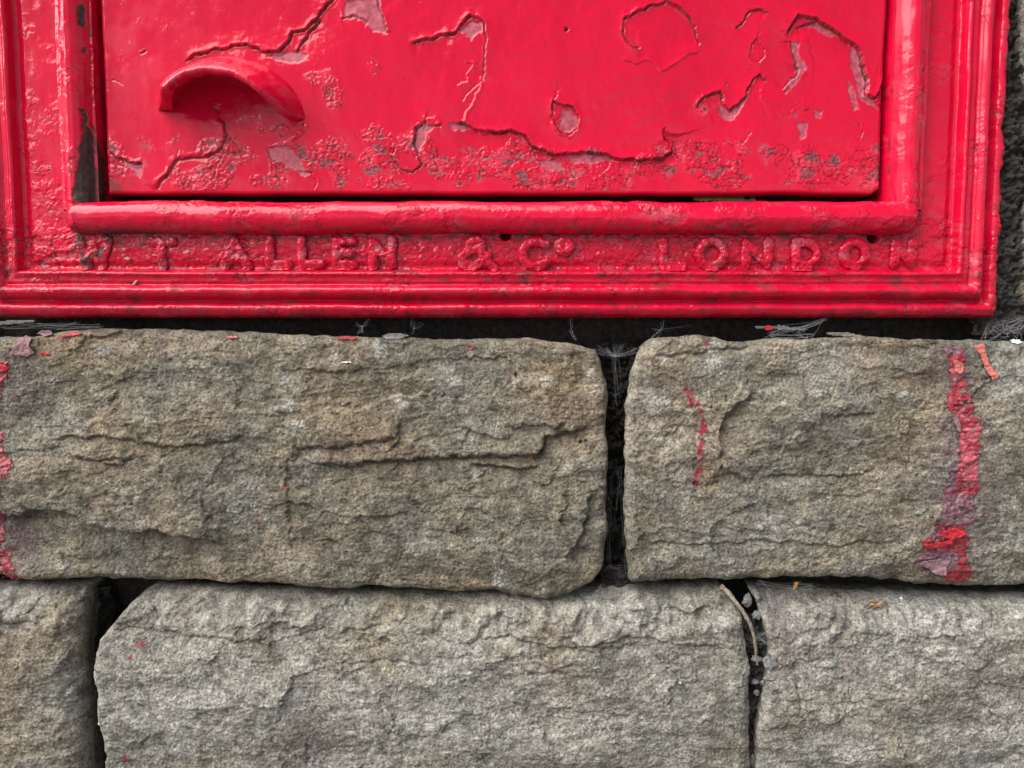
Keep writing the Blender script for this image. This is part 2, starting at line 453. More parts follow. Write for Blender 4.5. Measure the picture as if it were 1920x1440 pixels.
class Stone:
    def __init__(s, left, right, top, bottom, face, seed, rl=30, rr=30, rt=26, rb=26, tilt=0.0, ledges=(), hollows=(), ochre=0.0, grey=0.0, stain=None, rough=1.0, patches=(), bulge=0.8, cut=1.5):
        s.cut = cut
        s.patches = patches; s.bulge = bulge
        s.face = face; s.seed = seed; s.rad = (rl, rr, rt, rb); s.tilt = tilt; s.ledges = [(RP(p, face),) + tuple(r) for p, *r in ledges]
        s.hollows = hollows; s.ochre = ochre; s.grey = grey; s.stainf = stain; s.rough = rough
        L = RP(left, face - 6); Rr = RP(right, face - 6); T = RP(top, face - 6); B = RP(bottom, face - 6)
        s.L = L[np.argsort(L[:, 1])]; s.R = Rr[np.argsort(Rr[:, 1])]; s.T = T[np.argsort(T[:, 0])]; s.B = B[np.argsort(B[:, 0])]
    def xl(s, z): return np.interp(z, s.L[:, 1], s.L[:, 0]) + 3.4 * fbm(z, z * 0 + s.seed * 3.1, 36, 3, s.seed)
    def xr(s, z): return np.interp(z, s.R[:, 1], s.R[:, 0]) + 3.0 * fbm(z, z * 0 + s.seed * 5.7, 36, 3, s.seed + 3)
    def zt(s, x): return np.interp(x, s.T[:, 0], s.T[:, 1]) + 2.4 * fbm(x, x * 0 + s.seed * 7.3, 40, 4, s.seed + 5)
    def zb(s, x): return np.interp(x, s.B[:, 0], s.B[:, 1]) + 4.5 * fbm(x, x * 0 + s.seed * 9.1, 50, 4, s.seed + 9)
    def height(s, x, z):
        sd = s.seed * 11
        rl, rr, rt, rb = s.rad
        wob = 1 + 0.6 * fbm(x, z, 45, 3, sd + 40)
        q = [np.clip(1 - d / (r * wob), 0, 1) for d, r in ((x - s.xl(z), rl), (s.xr(z) - x, rr), (s.zt(x) - z, rt), (z - s.zb(x), rb))]
        drop = 0
        for qq, r in zip(q, s.rad):
            drop = drop + r * 0.9 * (1 - np.sqrt(np.clip(1 - qq ** 2, 0, 1)))
        zc = (s.T[:, 1].mean() + s.B[:, 1].mean()) / 2; hh = (s.T[:, 1].mean() - s.B[:, 1].mean()) / 2
        h = s.face - drop + s.tilt * (z - zc) / hh
        h = h + (6 - 15 * ((z - zc) / hh) ** 2) * s.bulge
        r = s.rough
        # tooled, bedded surface: long low swells, split bedding, pitted grain
        h = h + r * 12.0 * fbm(x, z, 210, 3, sd, 0.45, 1.5, 0.9)
        wx = x + 14 * fbm(x, z, 90, 2, sd + 60); wz = z + 9 * fbm(x, z, 70, 2, sd + 64) + 0.05 * x
        b = fbm(wx, wz, 46, 4, sd + 10, 0.55, 1.5, 0.85)
        h = h + r * 2.4 * b
        h = h + r * facets(wx / 1.7 + 8 * fbm(x, z, 22, 3, sd + 66), wz + 6 * fbm(x, z, 22, 3, sd + 68), 62, s.seed + 200, 0.068)
        # terraced splits
        t = fbm(wx, wz, 105, 4, sd + 20, 0.52, 2.3, 0.75)
        for c, a in ((-0.42, 2.0), (0.42, 1.6)):
            h = h + r * a * sst(c - 0.022, c + 0.022, t)
        g = fbm(x, z, 13, 3, sd + 30, 0.62, 1.35, 0.85)
        h = h + r * 0.9 * g
        h = h - 2.2 * np.clip(fbm(x, z, 7.5, 2, sd + 35, 0.6) - 0.18, 0, 1)
        h = h + r * 0.9 * fbm(x, z, 5.2, 2, sd + 37, 0.7)
        for pts, up, lup, dn, ldn, gr, gw in s.ledges:
            jx = 7 * fbm(x, z, 34, 3, sd + 50); jz = 5 * fbm(x, z, 26, 3, sd + 55)
            d, tt = polydist(x + jx, z + jz, pts, max(lup, ldn) * 3 + 20)
            e = sst(0, 0.10, tt) * sst(1, 0.90, tt)
            k = sst(-2.2, 2.2, d)
            h = h + s.cut * e * (up * k * np.exp(-np.abs(d) / lup) - dn * (1 - k) * np.exp(-np.abs(d) / ldn) - gr * np.exp(-(d / gw) ** 2)) * (np.abs(d) < 900)
        for px, py, rx, rz, a in s.hollows:
            cx, cz = R(px, py, s.face)
            h = h + a * np.exp(-((x - cx) / rx) ** 2 - ((z - cz) / rz) ** 2)
        return h
    def build(s, label, vis=(-30, 1950, 600, 1470), step=2.0):
        vx0, vz1 = R(vis[0], vis[2], s.face); vx1, vz0 = R(vis[1], vis[3], s.face)
        x0 = s.L[:, 0].min(); x1 = s.R[:, 0].max(); z0 = s.B[:, 1].min(); z1 = s.T[:, 1].max()
        ax = axis(x0, x1, vx0, vx1, step) if x1 > vx0 and x0 < vx1 else np.linspace(x0, x1, 60)
        az = axis(z0, z1, vz0, vz1, step) if z1 > vz0 and z0 < vz1 else np.linspace(z0, z1, 40)
        u = (ax - x0) / (x1 - x0); v = (az - z0) / (z1 - z0)
        ext = np.array([140, 90, 50, 22, 8.0])
        u = np.concatenate([np.zeros(5), u, np.ones(5)]); eu = np.concatenate([ext, np.zeros(len(ax)), ext[::-1]])
        v = np.concatenate([np.zeros(5), v, np.ones(5)]); ev = np.concatenate([ext, np.zeros(len(az)), ext[::-1]])
        U, Vv = np.meshgrid(u, v); E = np.maximum(*np.meshgrid(eu, ev))
        x = x0 + U * (x1 - x0); z = z0 + Vv * (z1 - z0)
        for _ in range(3):
            a, b = s.xl(z), s.xr(z); x = a + (b - a) * U
            a, b = s.zb(x), s.zt(x); z = a + (b - a) * Vv
        h = s.height(x, z) - E
        EU, EV = np.meshgrid(eu, ev)
        x = x + 0.2 * EU * np.where(U < 0.5, 1, -1); z = z + 0.12 * EV * np.where(Vv < 0.5, 1, -1)
        mm = E > 0
        h = h + mm * 3 * fbm(x + E, z + E, 20, 2, s.seed)
        st = s.stainf(x, z) if s.stainf else (0, 0)
        n1 = fbm(x, z, 210, 3, s.seed + 70)
        oc = s.ochre + 0.6 * n1
        for px, py, rx, rz, a in s.patches: oc = oc + a * blob(x, z, px, py, rx, rz, s.face) * (0.8 + 0.8 * fbm(x, z, 40, 3, s.seed + 90))
        wr = wearattr(x, st[0], st[1], np.clip(oc, 0, 1), np.clip(s.grey + 0.45 * fbm(x, z, 170, 3, s.seed + 80), 0, 1))
        o = grid_obj('stone', x, h, z, M['stone'], wall, wear=wr)
        o['label'] = label
        s.obj = o
        return o

def blob(x, z, px, py, rx, rz, face=8):
    cx, cz = R(px, py, face)
    return np.exp(-((x - cx) / rx) ** 2 - ((z - cz) / rz) ** 2)
def stainA(x, z):
    r = blob(x, z, 15, 930, 40, 180) * sst(-0.1, 0.25, fbm(x, z, 30, 4, 301))
    g = 0.8 * blob(x, z, 30, 1020, 42, 80) + 0.5 * blob(x, z, 40, 720, 40, 70) + 0.25 * blob(x, z, 700, 865, 60, 14)
    red = 0
    for p, q, rr in ((605, 856, 3), (485, 978, 3), (540, 908, 4), (735, 728, 2.5), (880, 650, 5)):
        red = red + 1.3 * blob(x, z, p, q, rr, rr * 0.7)
    return red, np.clip(g * (0.75 + 0.8 * fbm(x, z, 18, 3, 303)), 0, 1)
def stainB(x, z):
    c = RP([(1290, 735), (1305, 760), (1313, 790), (1310, 840), (1314, 870), (1298, 905)], 8)
    d, t = polydist(x, z, c, 30)
    n = fbm(x, z, 13, 4, 311, 0.65)
    r = sst(9, 3, np.abs(d) + 10 * (0.15 - n)) * (0.75 + 0.4 * n)
    r = r * sst(0.02, 0.3, t + 0.3 * n)
    r = r + 1.3 * blob(x, z, 1285, 730, 5, 4) + 1.3 * blob(x, z, 1324, 645, 4, 4)
    g = np.zeros_like(x)
    for p, q, a, b in ((1800, 820, 45, 70), (1800, 960, 60, 70), (1790, 690, 40, 40), (1775, 1050, 50, 40)):
        g = np.maximum(g, blob(x, z, p, q, a, b))
    return r, np.clip(1.05 * g * (0.65 + 1.1 * fbm(x, z, 20, 4, 313)), 0, 0.95)
def stainD(x, z):
    red = 0
    for p, q, rr in ((273, 1202, 8), (257, 1222, 4), (247, 1412, 6), (243, 1400, 4), (1150, 1398, 4), (715, 1322, 3), (1312, 1362, 4)):
        red = red + 1.2 * blob(x, z, p, q, rr, rr * 0.8)
    n = fbm(x, z, 12, 3, 317, 0.6)
    g = blob(x, z, 570, 1395, 55, 40) * sst(0.05, 0.25, n)
    return red * (0.8 + n), g

A = Stone(left=[(-260, 600), (-260, 1120)], right=[(1118, 655), (1128, 680), (1138, 720), (1140, 760), (1137, 800), (1139, 850), (1138, 950), (1137, 1000), (1134, 1040), (1128, 1070), (1115, 1090), (1100, 1102)],
          top=[(-260, 640), (0, 632), (60, 630), (120, 622), (200, 616), (330, 618), (460, 622), (560, 628), (700, 632), (850, 636), (990, 634), (1040, 641), (1090, 647), (1118, 656)],
          bottom=[(-260, 1090), (0, 1085), (100, 1090), (200, 1088), (280, 1090), (400, 1098), (480, 1095), (560, 1105), (640, 1108), (720, 1103), (800, 1112), (860, 1115), (930, 1111), (965, 1124), (1010, 1127), (1060, 1119), (1100, 1102)],
          face=14, seed=1, rl=18, patches=[(1060, 720, 75, 45, .9), (870, 668, 60, 22, .7), (620, 850, 120, 25, .6), (1000, 862, 70, 20, .6), (420, 780, 60, 30, .4), (250, 652, 220, 22, .5), (60, 650, 120, 18, .7), (1110, 690, 30, 30, .5), (780, 1000, 300, 60, -.5)], rr=20, rt=15, rb=24, tilt=-3, ochre=0.22, grey=-0.05, stain=stainA,
          ledges=[([(-60, 965), (40, 966), (60, 956), (130, 958), (170, 975), (215, 990), (255, 996), (300, 992), (340, 1005), (420, 1016)], 7, 40, 13, 70, 2, 4),
                  ([(560, 862), (600, 868), (660, 874), (700, 866), (770, 862), (850, 856), (930, 854), (990, 855), (1018, 838), (1024, 818), (1075, 808), (1125, 796)], 4, 40, 9, 45, 4, 4),
                  ([(550, 838), (640, 836), (700, 826), (755, 822)], 2, 25, 6, 22, 3, 3.5),
                  ([(880, 868), (945, 878), (990, 880), (1010, 868)], 1, 15, 8, 22, 3, 3.5),
                  ([(90, 820), (200, 816), (330, 838), (420, 828), (470, 815)], 1, 20, 6, 26, 1.5, 3),
                  ([(150, 858), (200, 862), (260, 858)], 0, 10, 3, 14, 4, 2.5),
                  ([(600, 762), (660, 768), (730, 745), (800, 736), (830, 732)], -4, 30, -4, 22, 0, 3),
                  ([(1060, 1042), (1080, 1022), (1092, 990), (1100, 960), (1106, 920)], 2, 30, 9, 40, 1, 3),
                  ([(520, 700), (560, 690), (620, 700), (700, 690)], 0, 20, 4, 22, 0.5, 3)],
          hollows=[(660, 740, 130, 30, -7), (1040, 720, 90, 40, 7), (300, 1050, 260, 50, -8), (1020, 880, 60, 40, -4)])
A.build('long rough stone with a split bedding crack, directly under the box')
B = Stone(left=[(1221, 636), (1201, 650), (1191, 670), (1181, 710), (1174, 760), (1172, 830), (1170, 900), (1171, 1000), (1174, 1050), (1181, 1085), (1185, 1094)], right=[(2250, 600), (2250, 1150)],
          top=[(1221, 636), (1260, 631), (1310, 628), (1345, 632), (1370, 641), (1420, 637), (1500, 635), (1640, 632), (1700, 636), (1800, 638), (1920, 640), (2250, 640)],
          bottom=[(1185, 1094), (1300, 1091), (1450, 1086), (1560, 1083), (1640, 1090), (1720, 1098), (1800, 1101), (1860, 1106), (1920, 1100), (2250, 1100)],
          face=14, seed=2, patches=[(1205, 672, 22, 20, .8), (1500, 690, 120, 25, .6), (1345, 800, 18, 60, .5), (1400, 895, 30, 14, .6), (1500, 1060, 160, 30, .3), (1240, 800, 60, 120, .3)], rl=20, rt=15, rb=24, tilt=-2, ochre=0.12, grey=0.15, stain=stainB,
          ledges=[([(1350, 860), (1345, 820), (1352, 780), (1375, 760), (1400, 745), (1410, 730)], 7, 60, 4, 30, 0, 3),
                  ([(1345, 870), (1370, 885), (1410, 905)], 3, 30, 5, 25, 1, 3),
                  ([(1220, 668), (1300, 664), (1360, 655), (1420, 648)], -2, 15, 5, 18, 2, 3),
                  ([(1530, 778), (1570, 780), (1640, 772)], 1, 20, 4, 18, 1, 3),
                  ([(1420, 895), (1500, 890), (1600, 892), (1640, 880)], 0, 20, 5, 24, 1, 3),
                  ([(1180, 1015), (1300, 1020), (1440, 1012), (1560, 1022), (1700, 1010)], 0, 20, 4, 26, 1.5, 3)],
          hollows=[(1540, 790, 130, 90, 6), (1480, 960, 200, 40, -3)])
B.build('stone with a peeling red paint streak, right of the open vertical joint')
D = Stone(left=[(268, 1112), (245, 1128), (222, 1150), (200, 1180), (178, 1205), (172, 1230), (175, 1280), (180, 1330), (190, 1380), (193, 1440), (195, 1580)],
          right=[(1362, 1110), (1380, 1128), (1397, 1155), (1402, 1200), (1408, 1260), (1408, 1320), (1410, 1440), (1412, 1580)],
          top=[(268, 1116), (400, 1122), (800, 1130), (1100, 1128), (1362, 1112)], bottom=[(195, 1560), (700, 1566), (1412, 1560)],
          face=34, seed=3, cut=0.8, patches=[(1150, 1200, 200, 30, .5), (330, 1160, 80, 18, .5), (900, 1160, 30, 12, .7), (420, 1200, 120, 20, .4), (1180, 1155, 40, 14, .8)], rl=26, rr=26, rt=85, rb=30, tilt=-4, ochre=0.0, grey=0.5, stain=stainD,
          ledges=[([(840, 1210), (900, 1198), (960, 1195), (1010, 1205), (1040, 1215), (1120, 1208), (1200, 1196), (1290, 1215), (1380, 1212)], 2, 30, 7, 30, 3, 4),
                  ([(480, 1190), (560, 1182), (640, 1188), (740, 1175), (860, 1172)], 0, 20, 5, 22, 1.5, 3),
                  ([(190, 1190), (260, 1182), (330, 1192), (420, 1200), (520, 1204)], 0, 18, 5, 18, 2, 3),
                  ([(640, 1246), (720, 1242), (800, 1244)], 0, 14, 4, 14, 3, 2.5),
                  ([(880, 1250), (960, 1266), (1040, 1258), (1120, 1270)], 0, 20, 4, 22, 1, 3)],
          hollows=[(700, 1160, 300, 20, -3)])
D.build('broad pale grey stone, middle one of the lower course')
C = Stone(left=[(-330, 1080), (-330, 1580)], right=[(150, 1094), (140, 1130), (142, 1170), (146, 1250), (150, 1330), (156, 1400), (160, 1440), (160, 1580)],
          top=[(-330, 1106), (150, 1110)], bottom=[(-330, 1556), (178, 1560)], face=30, seed=4, rr=52, rt=70, tilt=-3, ochre=0.1, grey=0.3)
C.build('brown stone at the left end of the lower course')
E = Stone(left=[(1418, 1106), (1432, 1150), (1440, 1200), (1443, 1240), (1432, 1290), (1422, 1340), (1416, 1400), (1418, 1440), (1418, 1580)], right=[(2250, 1080), (2250, 1580)],
          top=[(1418, 1116), (1500, 1124), (1700, 1132), (1920, 1134), (2250, 1132)], bottom=[(1418, 1560), (2250, 1560)],
          face=28, seed=5, rl=16, rt=80, tilt=-3, ochre=0.0, grey=0.6, stain=lambda x, z: (1.1 * blob(x, z, 1815, 1336, 4, 4) + blob(x, z, 1580, 1234, 3, 2), 0.4 * blob(x, z, 1460, 1180, 30, 60)),
          ledges=[([(1490, 1280), (1495, 1310), (1500, 1330)], 0, 8, 0, 8, 4, 2)])
E.build('pale grey stone right of the crumbling joint in the lower course')
far = dict(vis=(-30, 1950, -20, 1470), step=2.5)
Fs = Stone(left=[(1922, -60), (1912, 20), (1908, 80), (1911, 130), (1925, 172)], right=[(2400, -80), (2400, 200)], top=[(1922, -60), (2400, -70)], bottom=[(1925, 172), (2400, 180)], face=-6, seed=6, rl=18, ochre=0.4)
Fs.build('brown stone edge beside the upper right of the box', **far)
Gs = Stone(left=[(1935, 215), (1926, 300), (1920, 400), (1915, 500), (1912, 560), (1918, 588)], right=[(2400, 200), (2400, 600)], top=[(1935, 215), (2400, 205)], bottom=[(1918, 588), (2400, 596)], face=-6, seed=8, rl=20, ochre=0.3)
Gs.build('brown stone edge beside the lower right of the box', **far)

# the wall goes on beyond the frame of the photograph: plainer blocks in the same bond
def plain_stone(x0, x1, z0, z1, seed):
    o = Stone([(0, 0), (0, 1)], [(1, 0), (1, 1)], [(0, 0), (1, 0)], [(0, 1), (1, 1)], 12 + (seed * 7) % 12, seed, 20, 20, 20, 24, 0, ochre=0.1 * (seed % 3), grey=0.12 * (seed % 5))
    o.L = np.array([(x0, z0), (x0, z1)], float); o.R = np.array([(x1, z0), (x1, z1)], float)
    o.T = np.array([(x0, z1), (x1, z1)], float); o.B = np.array([(x0, z0), (x1, z0)], float)
    u = np.concatenate([[0, 0, 0], np.linspace(0, 1, 44), [1, 1, 1]]); v = np.concatenate([[0, 0, 0], np.linspace(0, 1, 26), [1, 1, 1]])
    e = np.array([120, 50, 14.0])
    eu = np.concatenate([e, np.zeros(44), e[::-1]]); ev = np.concatenate([e, np.zeros(26), e[::-1]])
    U, Vv = np.meshgrid(u, v); EU, EV = np.meshgrid(eu, ev)
    z = z0 + Vv * (z1 - z0)
    a, b = o.xl(z), o.xr(z); x = a + (b - a) * U
    a, b = o.zb(x), o.zt(x); z = a + (b - a) * Vv
    h = o.height(x, z) - np.maximum(EU, EV)
    x = x + 0.15 * EU * np.where(U < 0.5, 1, -1); z = z + 0.1 * EV * np.where(Vv < 0.5, 1, -1)
    grid_obj('stone', x, h, z, M['stone'], wall, wear=wearattr(x, 0, 0, o.ochre + 0.4 * fbm(x, z, 200, 2, seed), o.grey + 0.3 * fbm(x, z, 160, 2, seed + 5)))
def plain_rows():
    rr = random.Random(11); sd = 300
    def row(x0, x1, z0, z1):
        nonlocal sd
        x = x0
        while x < x1 - 60:
            w_ = rr.uniform(620, 1250)
            e_ = x + w_
            if x1 - e_ < 380: e_ = x1
            plain_stone(x, e_ - 14, z0 + 10, z1, sd); sd += 1
            x = e_
    zb0 = R(0, 1560)[1] - 10
    z = zb0
    while z > -3650:
        hgt = rr.uniform(400, 500)
        row(-2500, 2500, z - hgt, z); z -= hgt
    zA1, zA0, zC0 = R(0, 634)[1], R(0, 1098)[1], R(0, 1556)[1]
    xa, xb = R(-262, 850, 14)[0] - 16, R(2252, 850, 14)[0] + 16
    row(-2500, xa, zA0, zA1); row(xb, 2500, zA0, zA1)
    xa, xb = R(-332, 1300, 28)[0] - 16, R(2252, 1300, 28)[0] + 16
    row(-2500, xa, zC0, zA0 - 6); row(xb, 2500, zC0, zA0 - 6)
    z = zA1 + 20; zt = R(0, -900)[1]; xl = R(-36, 590)[0] - 26
    for hgt in (420, 470, 440, 460):
        row(-2500, xl, z, z + hgt)
        row(R(2402, 100, -6)[0] + 20 if z < R(0, -70)[1] else 975, 2500, z, z + hgt)
        z += hgt
    row(xl, 975, zt + 16, z - 6)
    row(975, R(2402, 100, -6)[0], R(0, -74)[1] + 6, zA1 + 20 + 420 + 470)
    row(-2500, 2500, z, z + 480)
plain_rows()

# dark old mortar beside the box
def mortar_side():
    x0, _ = R(1840, 300, -10); x1, _ = R(1990, 300, -10); _, z0 = R(1900, 628, -10); _, z1 = R(1900, -300, -10)
    ax = axis(x0, x1, x0, x1, 2.2); az = axis(z0, z1, R(0, 640)[1], R(0, -10)[1], 2.2)
    X, Z = np.meshgrid(ax, az)
    f1, f2 = worley(X + 5 * fbm(X, Z, 18, 2, 401), Z + 5 * fbm(X, Z, 18, 2, 403), 17, 3)
    h = -10 + 14 * fbm(X, Z, 50, 4, 405, 0.6) - 16 * f1 + 6 * fbm(X, Z, 9, 3, 407, 0.65)
    o = grid_obj('mortar', X, h, Z, M['mortar'], wall)
    o['label'] = 'crumbly black mortar strip beside the right edge of the box'
mortar_side()
def core():
    x0 = -2480; x1 = 2480
    ax = axis(x0, x1, -1000, 1000, 10); az = axis(-3700, 2300, R(0, 1480)[1], R(0, 560)[1], 10)
    X, Z = np.meshgrid(ax, az)
    h = -118 + 14 * fbm(X, Z, 60, 4, 411) + 6 * fbm(X, Z, 14, 3, 413)
    xc = (X[:-1, :-1] + X[1:, 1:]) / 2; zc = (Z[:-1, :-1] + Z[1:, 1:]) / 2
    keep = ~((np.abs(xc) < 880) & (zc > R(0, 560)[1]) & (zc < R(0, -880)[1]))        # the iron box sits in this opening
    o = grid_obj('wall_core', X, h, Z, M['earth'], wall, keep=keep)
core()

# rubble filling of the thin joint and the ledge under the open joint
def filling(px0, py0, px1, py1, h0, amp, seed, label, mat='mortar', side=None):
    x0, z1 = R(px0, py0, h0); x1, z0 = R(px1, py1, h0)
    X, Z = np.meshgrid(np.arange(x0, x1, 2.0), np.arange(z0, z1, 2.0))
    f1, f2 = worley(X + 3 * fbm(X, Z, 12, 2, seed), Z, 11, seed)
    h = h0 + amp * fbm(X, Z, 40, 3, seed + 1) - amp * 1.0 * f1 + amp * 0.4 * fbm(X, Z, 6, 2, seed + 5)
    o = grid_obj('joint_filling', X, h, Z, M[mat], wall)
    o['label'] = label
filling(1384, 1150, 1450, 1460, -6, 14, 421, 'crumbled mortar inside the lower right joint')
filling(1125, 640, 1192, 1080, -78, 24, 441, 'dark soil deep in the open joint', 'earth')
filling(110, 1096, 220, 1470, -64, 24, 451, 'dark soil deep in the lower left joint', 'earth')
filling(1128, 1060, 1190, 1110, -44, 16, 431, 'dark soil at the foot of the open joint')

# ------------------------------------------------------------------ paint streaks on the stones (thin raised skins)
def streak(st, prof, seed, label, colour, lift=1.6, thresh=0.0):
    """prof: (py, px left, px right); colour(py array) -> (mauve, pale)"""
    p = np.array(prof, float)
    zs = R(p[:, 1], p[:, 0], st.face)[1]; xl = R(p[:, 1], p[:, 0], st.face)[0]; xr = R(p[:, 2], p[:, 0], st.face)[0]
    o = np.argsort(zs)
    X, Z = np.meshgrid(np.arange(xl.min() - 12, xr.max() + 12, 1.6), np.arange(zs.min() - 8, zs.max() + 8, 1.6))
    wx = X + 5 * fbm(X, Z, 16, 3, seed, 0.6); wz = Z + 5 * fbm(X, Z, 16, 3, seed + 2, 0.6)
    d = np.minimum(wx - np.interp(wz, zs[o], xl[o]), np.interp(wz, zs[o], xr[o]) - wx)
    d = np.where((wz < zs.min()) | (wz > zs.max()), -5, d)
    n = fbm(X, Z, 22, 4, seed + 4, 0.6, 1.3, 0.8)
    inside = sst(-6, 7, d) - 0.55 * np.clip(fbm(X, Z, 7, 3, seed + 16, 0.6), 0, 1) - 0.9 * sst(0.2 - thresh, 0.42 - thresh, n)
    keepv = inside > 0.35
    keep = keepv[:-1, :-1] & keepv[1:, :-1] & keepv[:-1, 1:] & keepv[1:, 1:]
    base = st.height(X, Z)
    # overlapping curled scales: saw-tooth lift that grows downwards
    s2 = fbm(X, Z, 34, 3, seed + 8, 0.5, 1.5, 0.7)
    ph = (Z + 26 * s2) / 17.0
    saw = ph - np.floor(ph)
    h = base + lift + 1.7 * (1 - saw) ** 2 * sst(0, 12, d) * (0.4 + 0.6 * sst(-0.2, 0.4, s2)) + 0.8 * fbm(X, Z, 9, 2, seed + 12)
    cellk = np.floor(ph) * 7.13 + np.floor((X + 20 * n) / 24) * 3.7
    rnd = np.sin(cellk * 12.9898) * 43758.5453; rnd = rnd - np.floor(rnd)
    mv, pl = colour(X, Z, rnd)
    obj = grid_obj('paint_streak', X, h, Z, M['streak'], st.obj, keep=keep, wear=wearattr(X, mv, pl))
    obj['label'] = label
def colB(X, Z, rnd):
    def band(p, q, k=1.0):
        a = R(1800, p, 14)[1]; b = R(1800, q, 14)[1]
        return sst(b - 6, b + 6, Z) * sst(a + 6, a - 6, Z) * k
    xc = R(1797, 850, 14)[0]
    mv = band(838, 920) * sst(xc + 4, xc - 10, X) + band(925, 985) * 0.9 + band(1034, 1068) * sst(xc + 14, xc - 2, X) + band(995, 1030) * (rnd > 0.72) + band(650, 780) * (rnd > 0.86)
    pl = band(845, 900) * sst(xc - 4, xc + 8, X) * 0.8 + band(690, 705) + band(740, 835) * (rnd > 0.6) * 0.8
    return mv, pl
streak(B, [(652, 1764, 1816), (672, 1780, 1812), (690, 1783, 1810), (720, 1785, 1815), (760, 1775, 1825), (785, 1786, 1830), (830, 1797, 1834), (860, 1788, 1832), (880, 1774, 1830), (905, 1770, 1830), (930, 1766, 1828), (960, 1766, 1816), (975, 1754, 1826), (992, 1752, 1812), (1010, 1720, 1818), (1030, 1734, 1814), (1050, 1708, 1812), (1070, 1742, 1824), (1086, 1772, 1822), (1094, 1785, 1810)],
       501, 'peeling streak of red and mauve paint drips', colB, 1.6, -0.34)
streak(A, [(676, -40, 22), (695, -40, 18), (760, -40, -6), (815, -40, 8), (830, -40, 30), (850, -40, 20), (870, -40, 32), (885, -40, 20), (900, -40, 16), (930, -40, 6), (985, -40, -2), (1010, -40, 8), (1050, -40, 14), (1075, -40, 26), (1092, -40, 34)],
       521, 'red paint drips at the left end of the stone', lambda X, Z, r: ((r > 0.9) * 1.0, (r > 0.75) * 0.6), 1.8, 0.04)

# ------------------------------------------------------------------ post box
box = empty('post_box', 940, 605, -20)
tag(box, 'weathered red cast iron wall post box with raised maker lettering, set above the stones', 'post box')

XL = R(-36, 590)[0]; XR = (R(1893, 20)[0] + R(1872, 560)[0]) / 2; ZB = R(900, 595)[1]; ZT = R(900, -900)[1]
BAR_T = R(900, 376, 20)[1]; BAR_B = R(900, 438, 20)[1]
DOOR_H = -8
DXL = (R(188, 10, DOOR_H)[0] + R(200, 360, DOOR_H)[0]) / 2; DXR = (R(1664, 10, DOOR_H)[0] + R(1651, 355, DOOR_H)[0]) / 2; DZB = R(900, 366, DOOR_H)[1]
BLo = R(112, 200, 4)[0]; BLi = DXL - 9            # left bead: outer and inner line
BRo = R(1736, 200, 4)[0]; BRi = DXR + 5
PROF = np.array([(-1, -40), (0, -18), (2, -6), (6, 5), (12, 11), (17, 13), (22, 11), (26, 4), (29, -3), (32, -2), (34, 4), (38, 14), (44, 21), (50, 22), (55, 18), (58, 12), (61, 10), (65, 13), (70, 13), (74, 14), (78, 18), (82, 17), (85, 8), (88, -3), (94, -5), (104, -1), (120, 0), (4000, 0)], float)
def crackle(X, Z, seed, wl=24, amp=1.0):
    """broken paint plates: ragged terraces with sharp edges"""
    wx = X + 6 * fbm(X, Z, 20, 3, seed, 0.6); wz = Z + 6 * fbm(X, Z, 20, 3, seed + 3, 0.6)
    t = fbm(wx, wz, wl, 4, seed + 6, 0.55, 1.7, 0.8)
    h = 0
    for c in (-0.42, -0.10, 0.30):
        h = h + sst(c - 0.025, c + 0.025, t) + 0.35 * np.exp(-((t - c - 0.07) / 0.06) ** 2) - 1.1 * np.exp(-((t - c + 0.02) / 0.028) ** 2)
    return amp * h, t
def lumps(X, Z, seed, wl=26):
    f1, _ = worley(X, Z, wl, seed)
    k = fbm(X, Z, wl * 2.5, 2, seed + 4)
    return np.clip(0.36 - f1, 0, 1) * 3.0 * sst(0.0, 0.5, k)
HOLES = [(948, 441, 8), (1637, 445, 9)]
def frame_height(X, Z):
    w1 = 1.4 * fbm(X, Z, 140, 2, 601)
    dL = X - XL; dR = XR - X; dB = Z - ZB; dT = ZT - Z
    e = 4.0 * fbm(X, Z, 45, 4, 605, 0.65)                 # lumpy outer edge
    d = np.minimum(np.minimum(dL, dR), np.minimum(dB, dT))
    side = (np.minimum(dL, dR) < dB)
    dd = d + w1 + e * sst(30, 5, d) * side - 0.35 * e * ~side * sst(20, 0, d)
    h = np.interp(dd, PROF[:, 0], PROF[:, 1])
    # how rough the paint is: bottom band and corners very rough, sides smoother
    rough = 0.25 + 0.75 * sst(R(0, 330)[1], R(0, 460)[1], Z) * sst(60, 100, dB) + 0.3 * sst(R(0, 400)[1], R(0, 540)[1], Z) + 0.5 * sst(40, 0, dR) + 0.35 * sst(R(260, 0)[0], XL, X) * sst(R(0, 150)[1], R(0, 560)[1], Z)
    rough = np.clip(0.62 * rough - 0.08 + 0.45 * fbm(X, Z, 90, 3, 611), 0.0, 1.0)
    ck, t = crackle(X, Z, 620, 26, 1.25)
    h = h + ck * rough
    h = h + 0.8 * lumps(X, Z, 633, 24) * (0.6 + rough) + 1.3 * fbm(X, Z, 110, 2, 637) + 0.4 * fbm(X, Z, 30, 2, 641, 0.5, 0.8, 2.0)
    h = h + 0.7 * rough * fbm(X, Z, 7, 2, 643)
    for px, py, r in HOLES:
        cx, cz = R(px, py)
        h = h - 45 * sst(r + 3, r - 3, np.hypot(X - cx, Z - cz))
    return h, t, rough, d
CHIPS_L = [RP(p, 10) for p in ([(148, 200), (165, 212), (163, 235), (185, 262), (190, 300), (196, 372), (137, 374), (141, 330), (147, 300), (148, 262), (156, 258), (152, 225)],
                               [(146, 10), (158, 8), (158, 50), (146, 48)], [(153, 88), (162, 90), (160, 100), (152, 98)], [(156, 0), (172, 0), (170, 14), (158, 12)])]
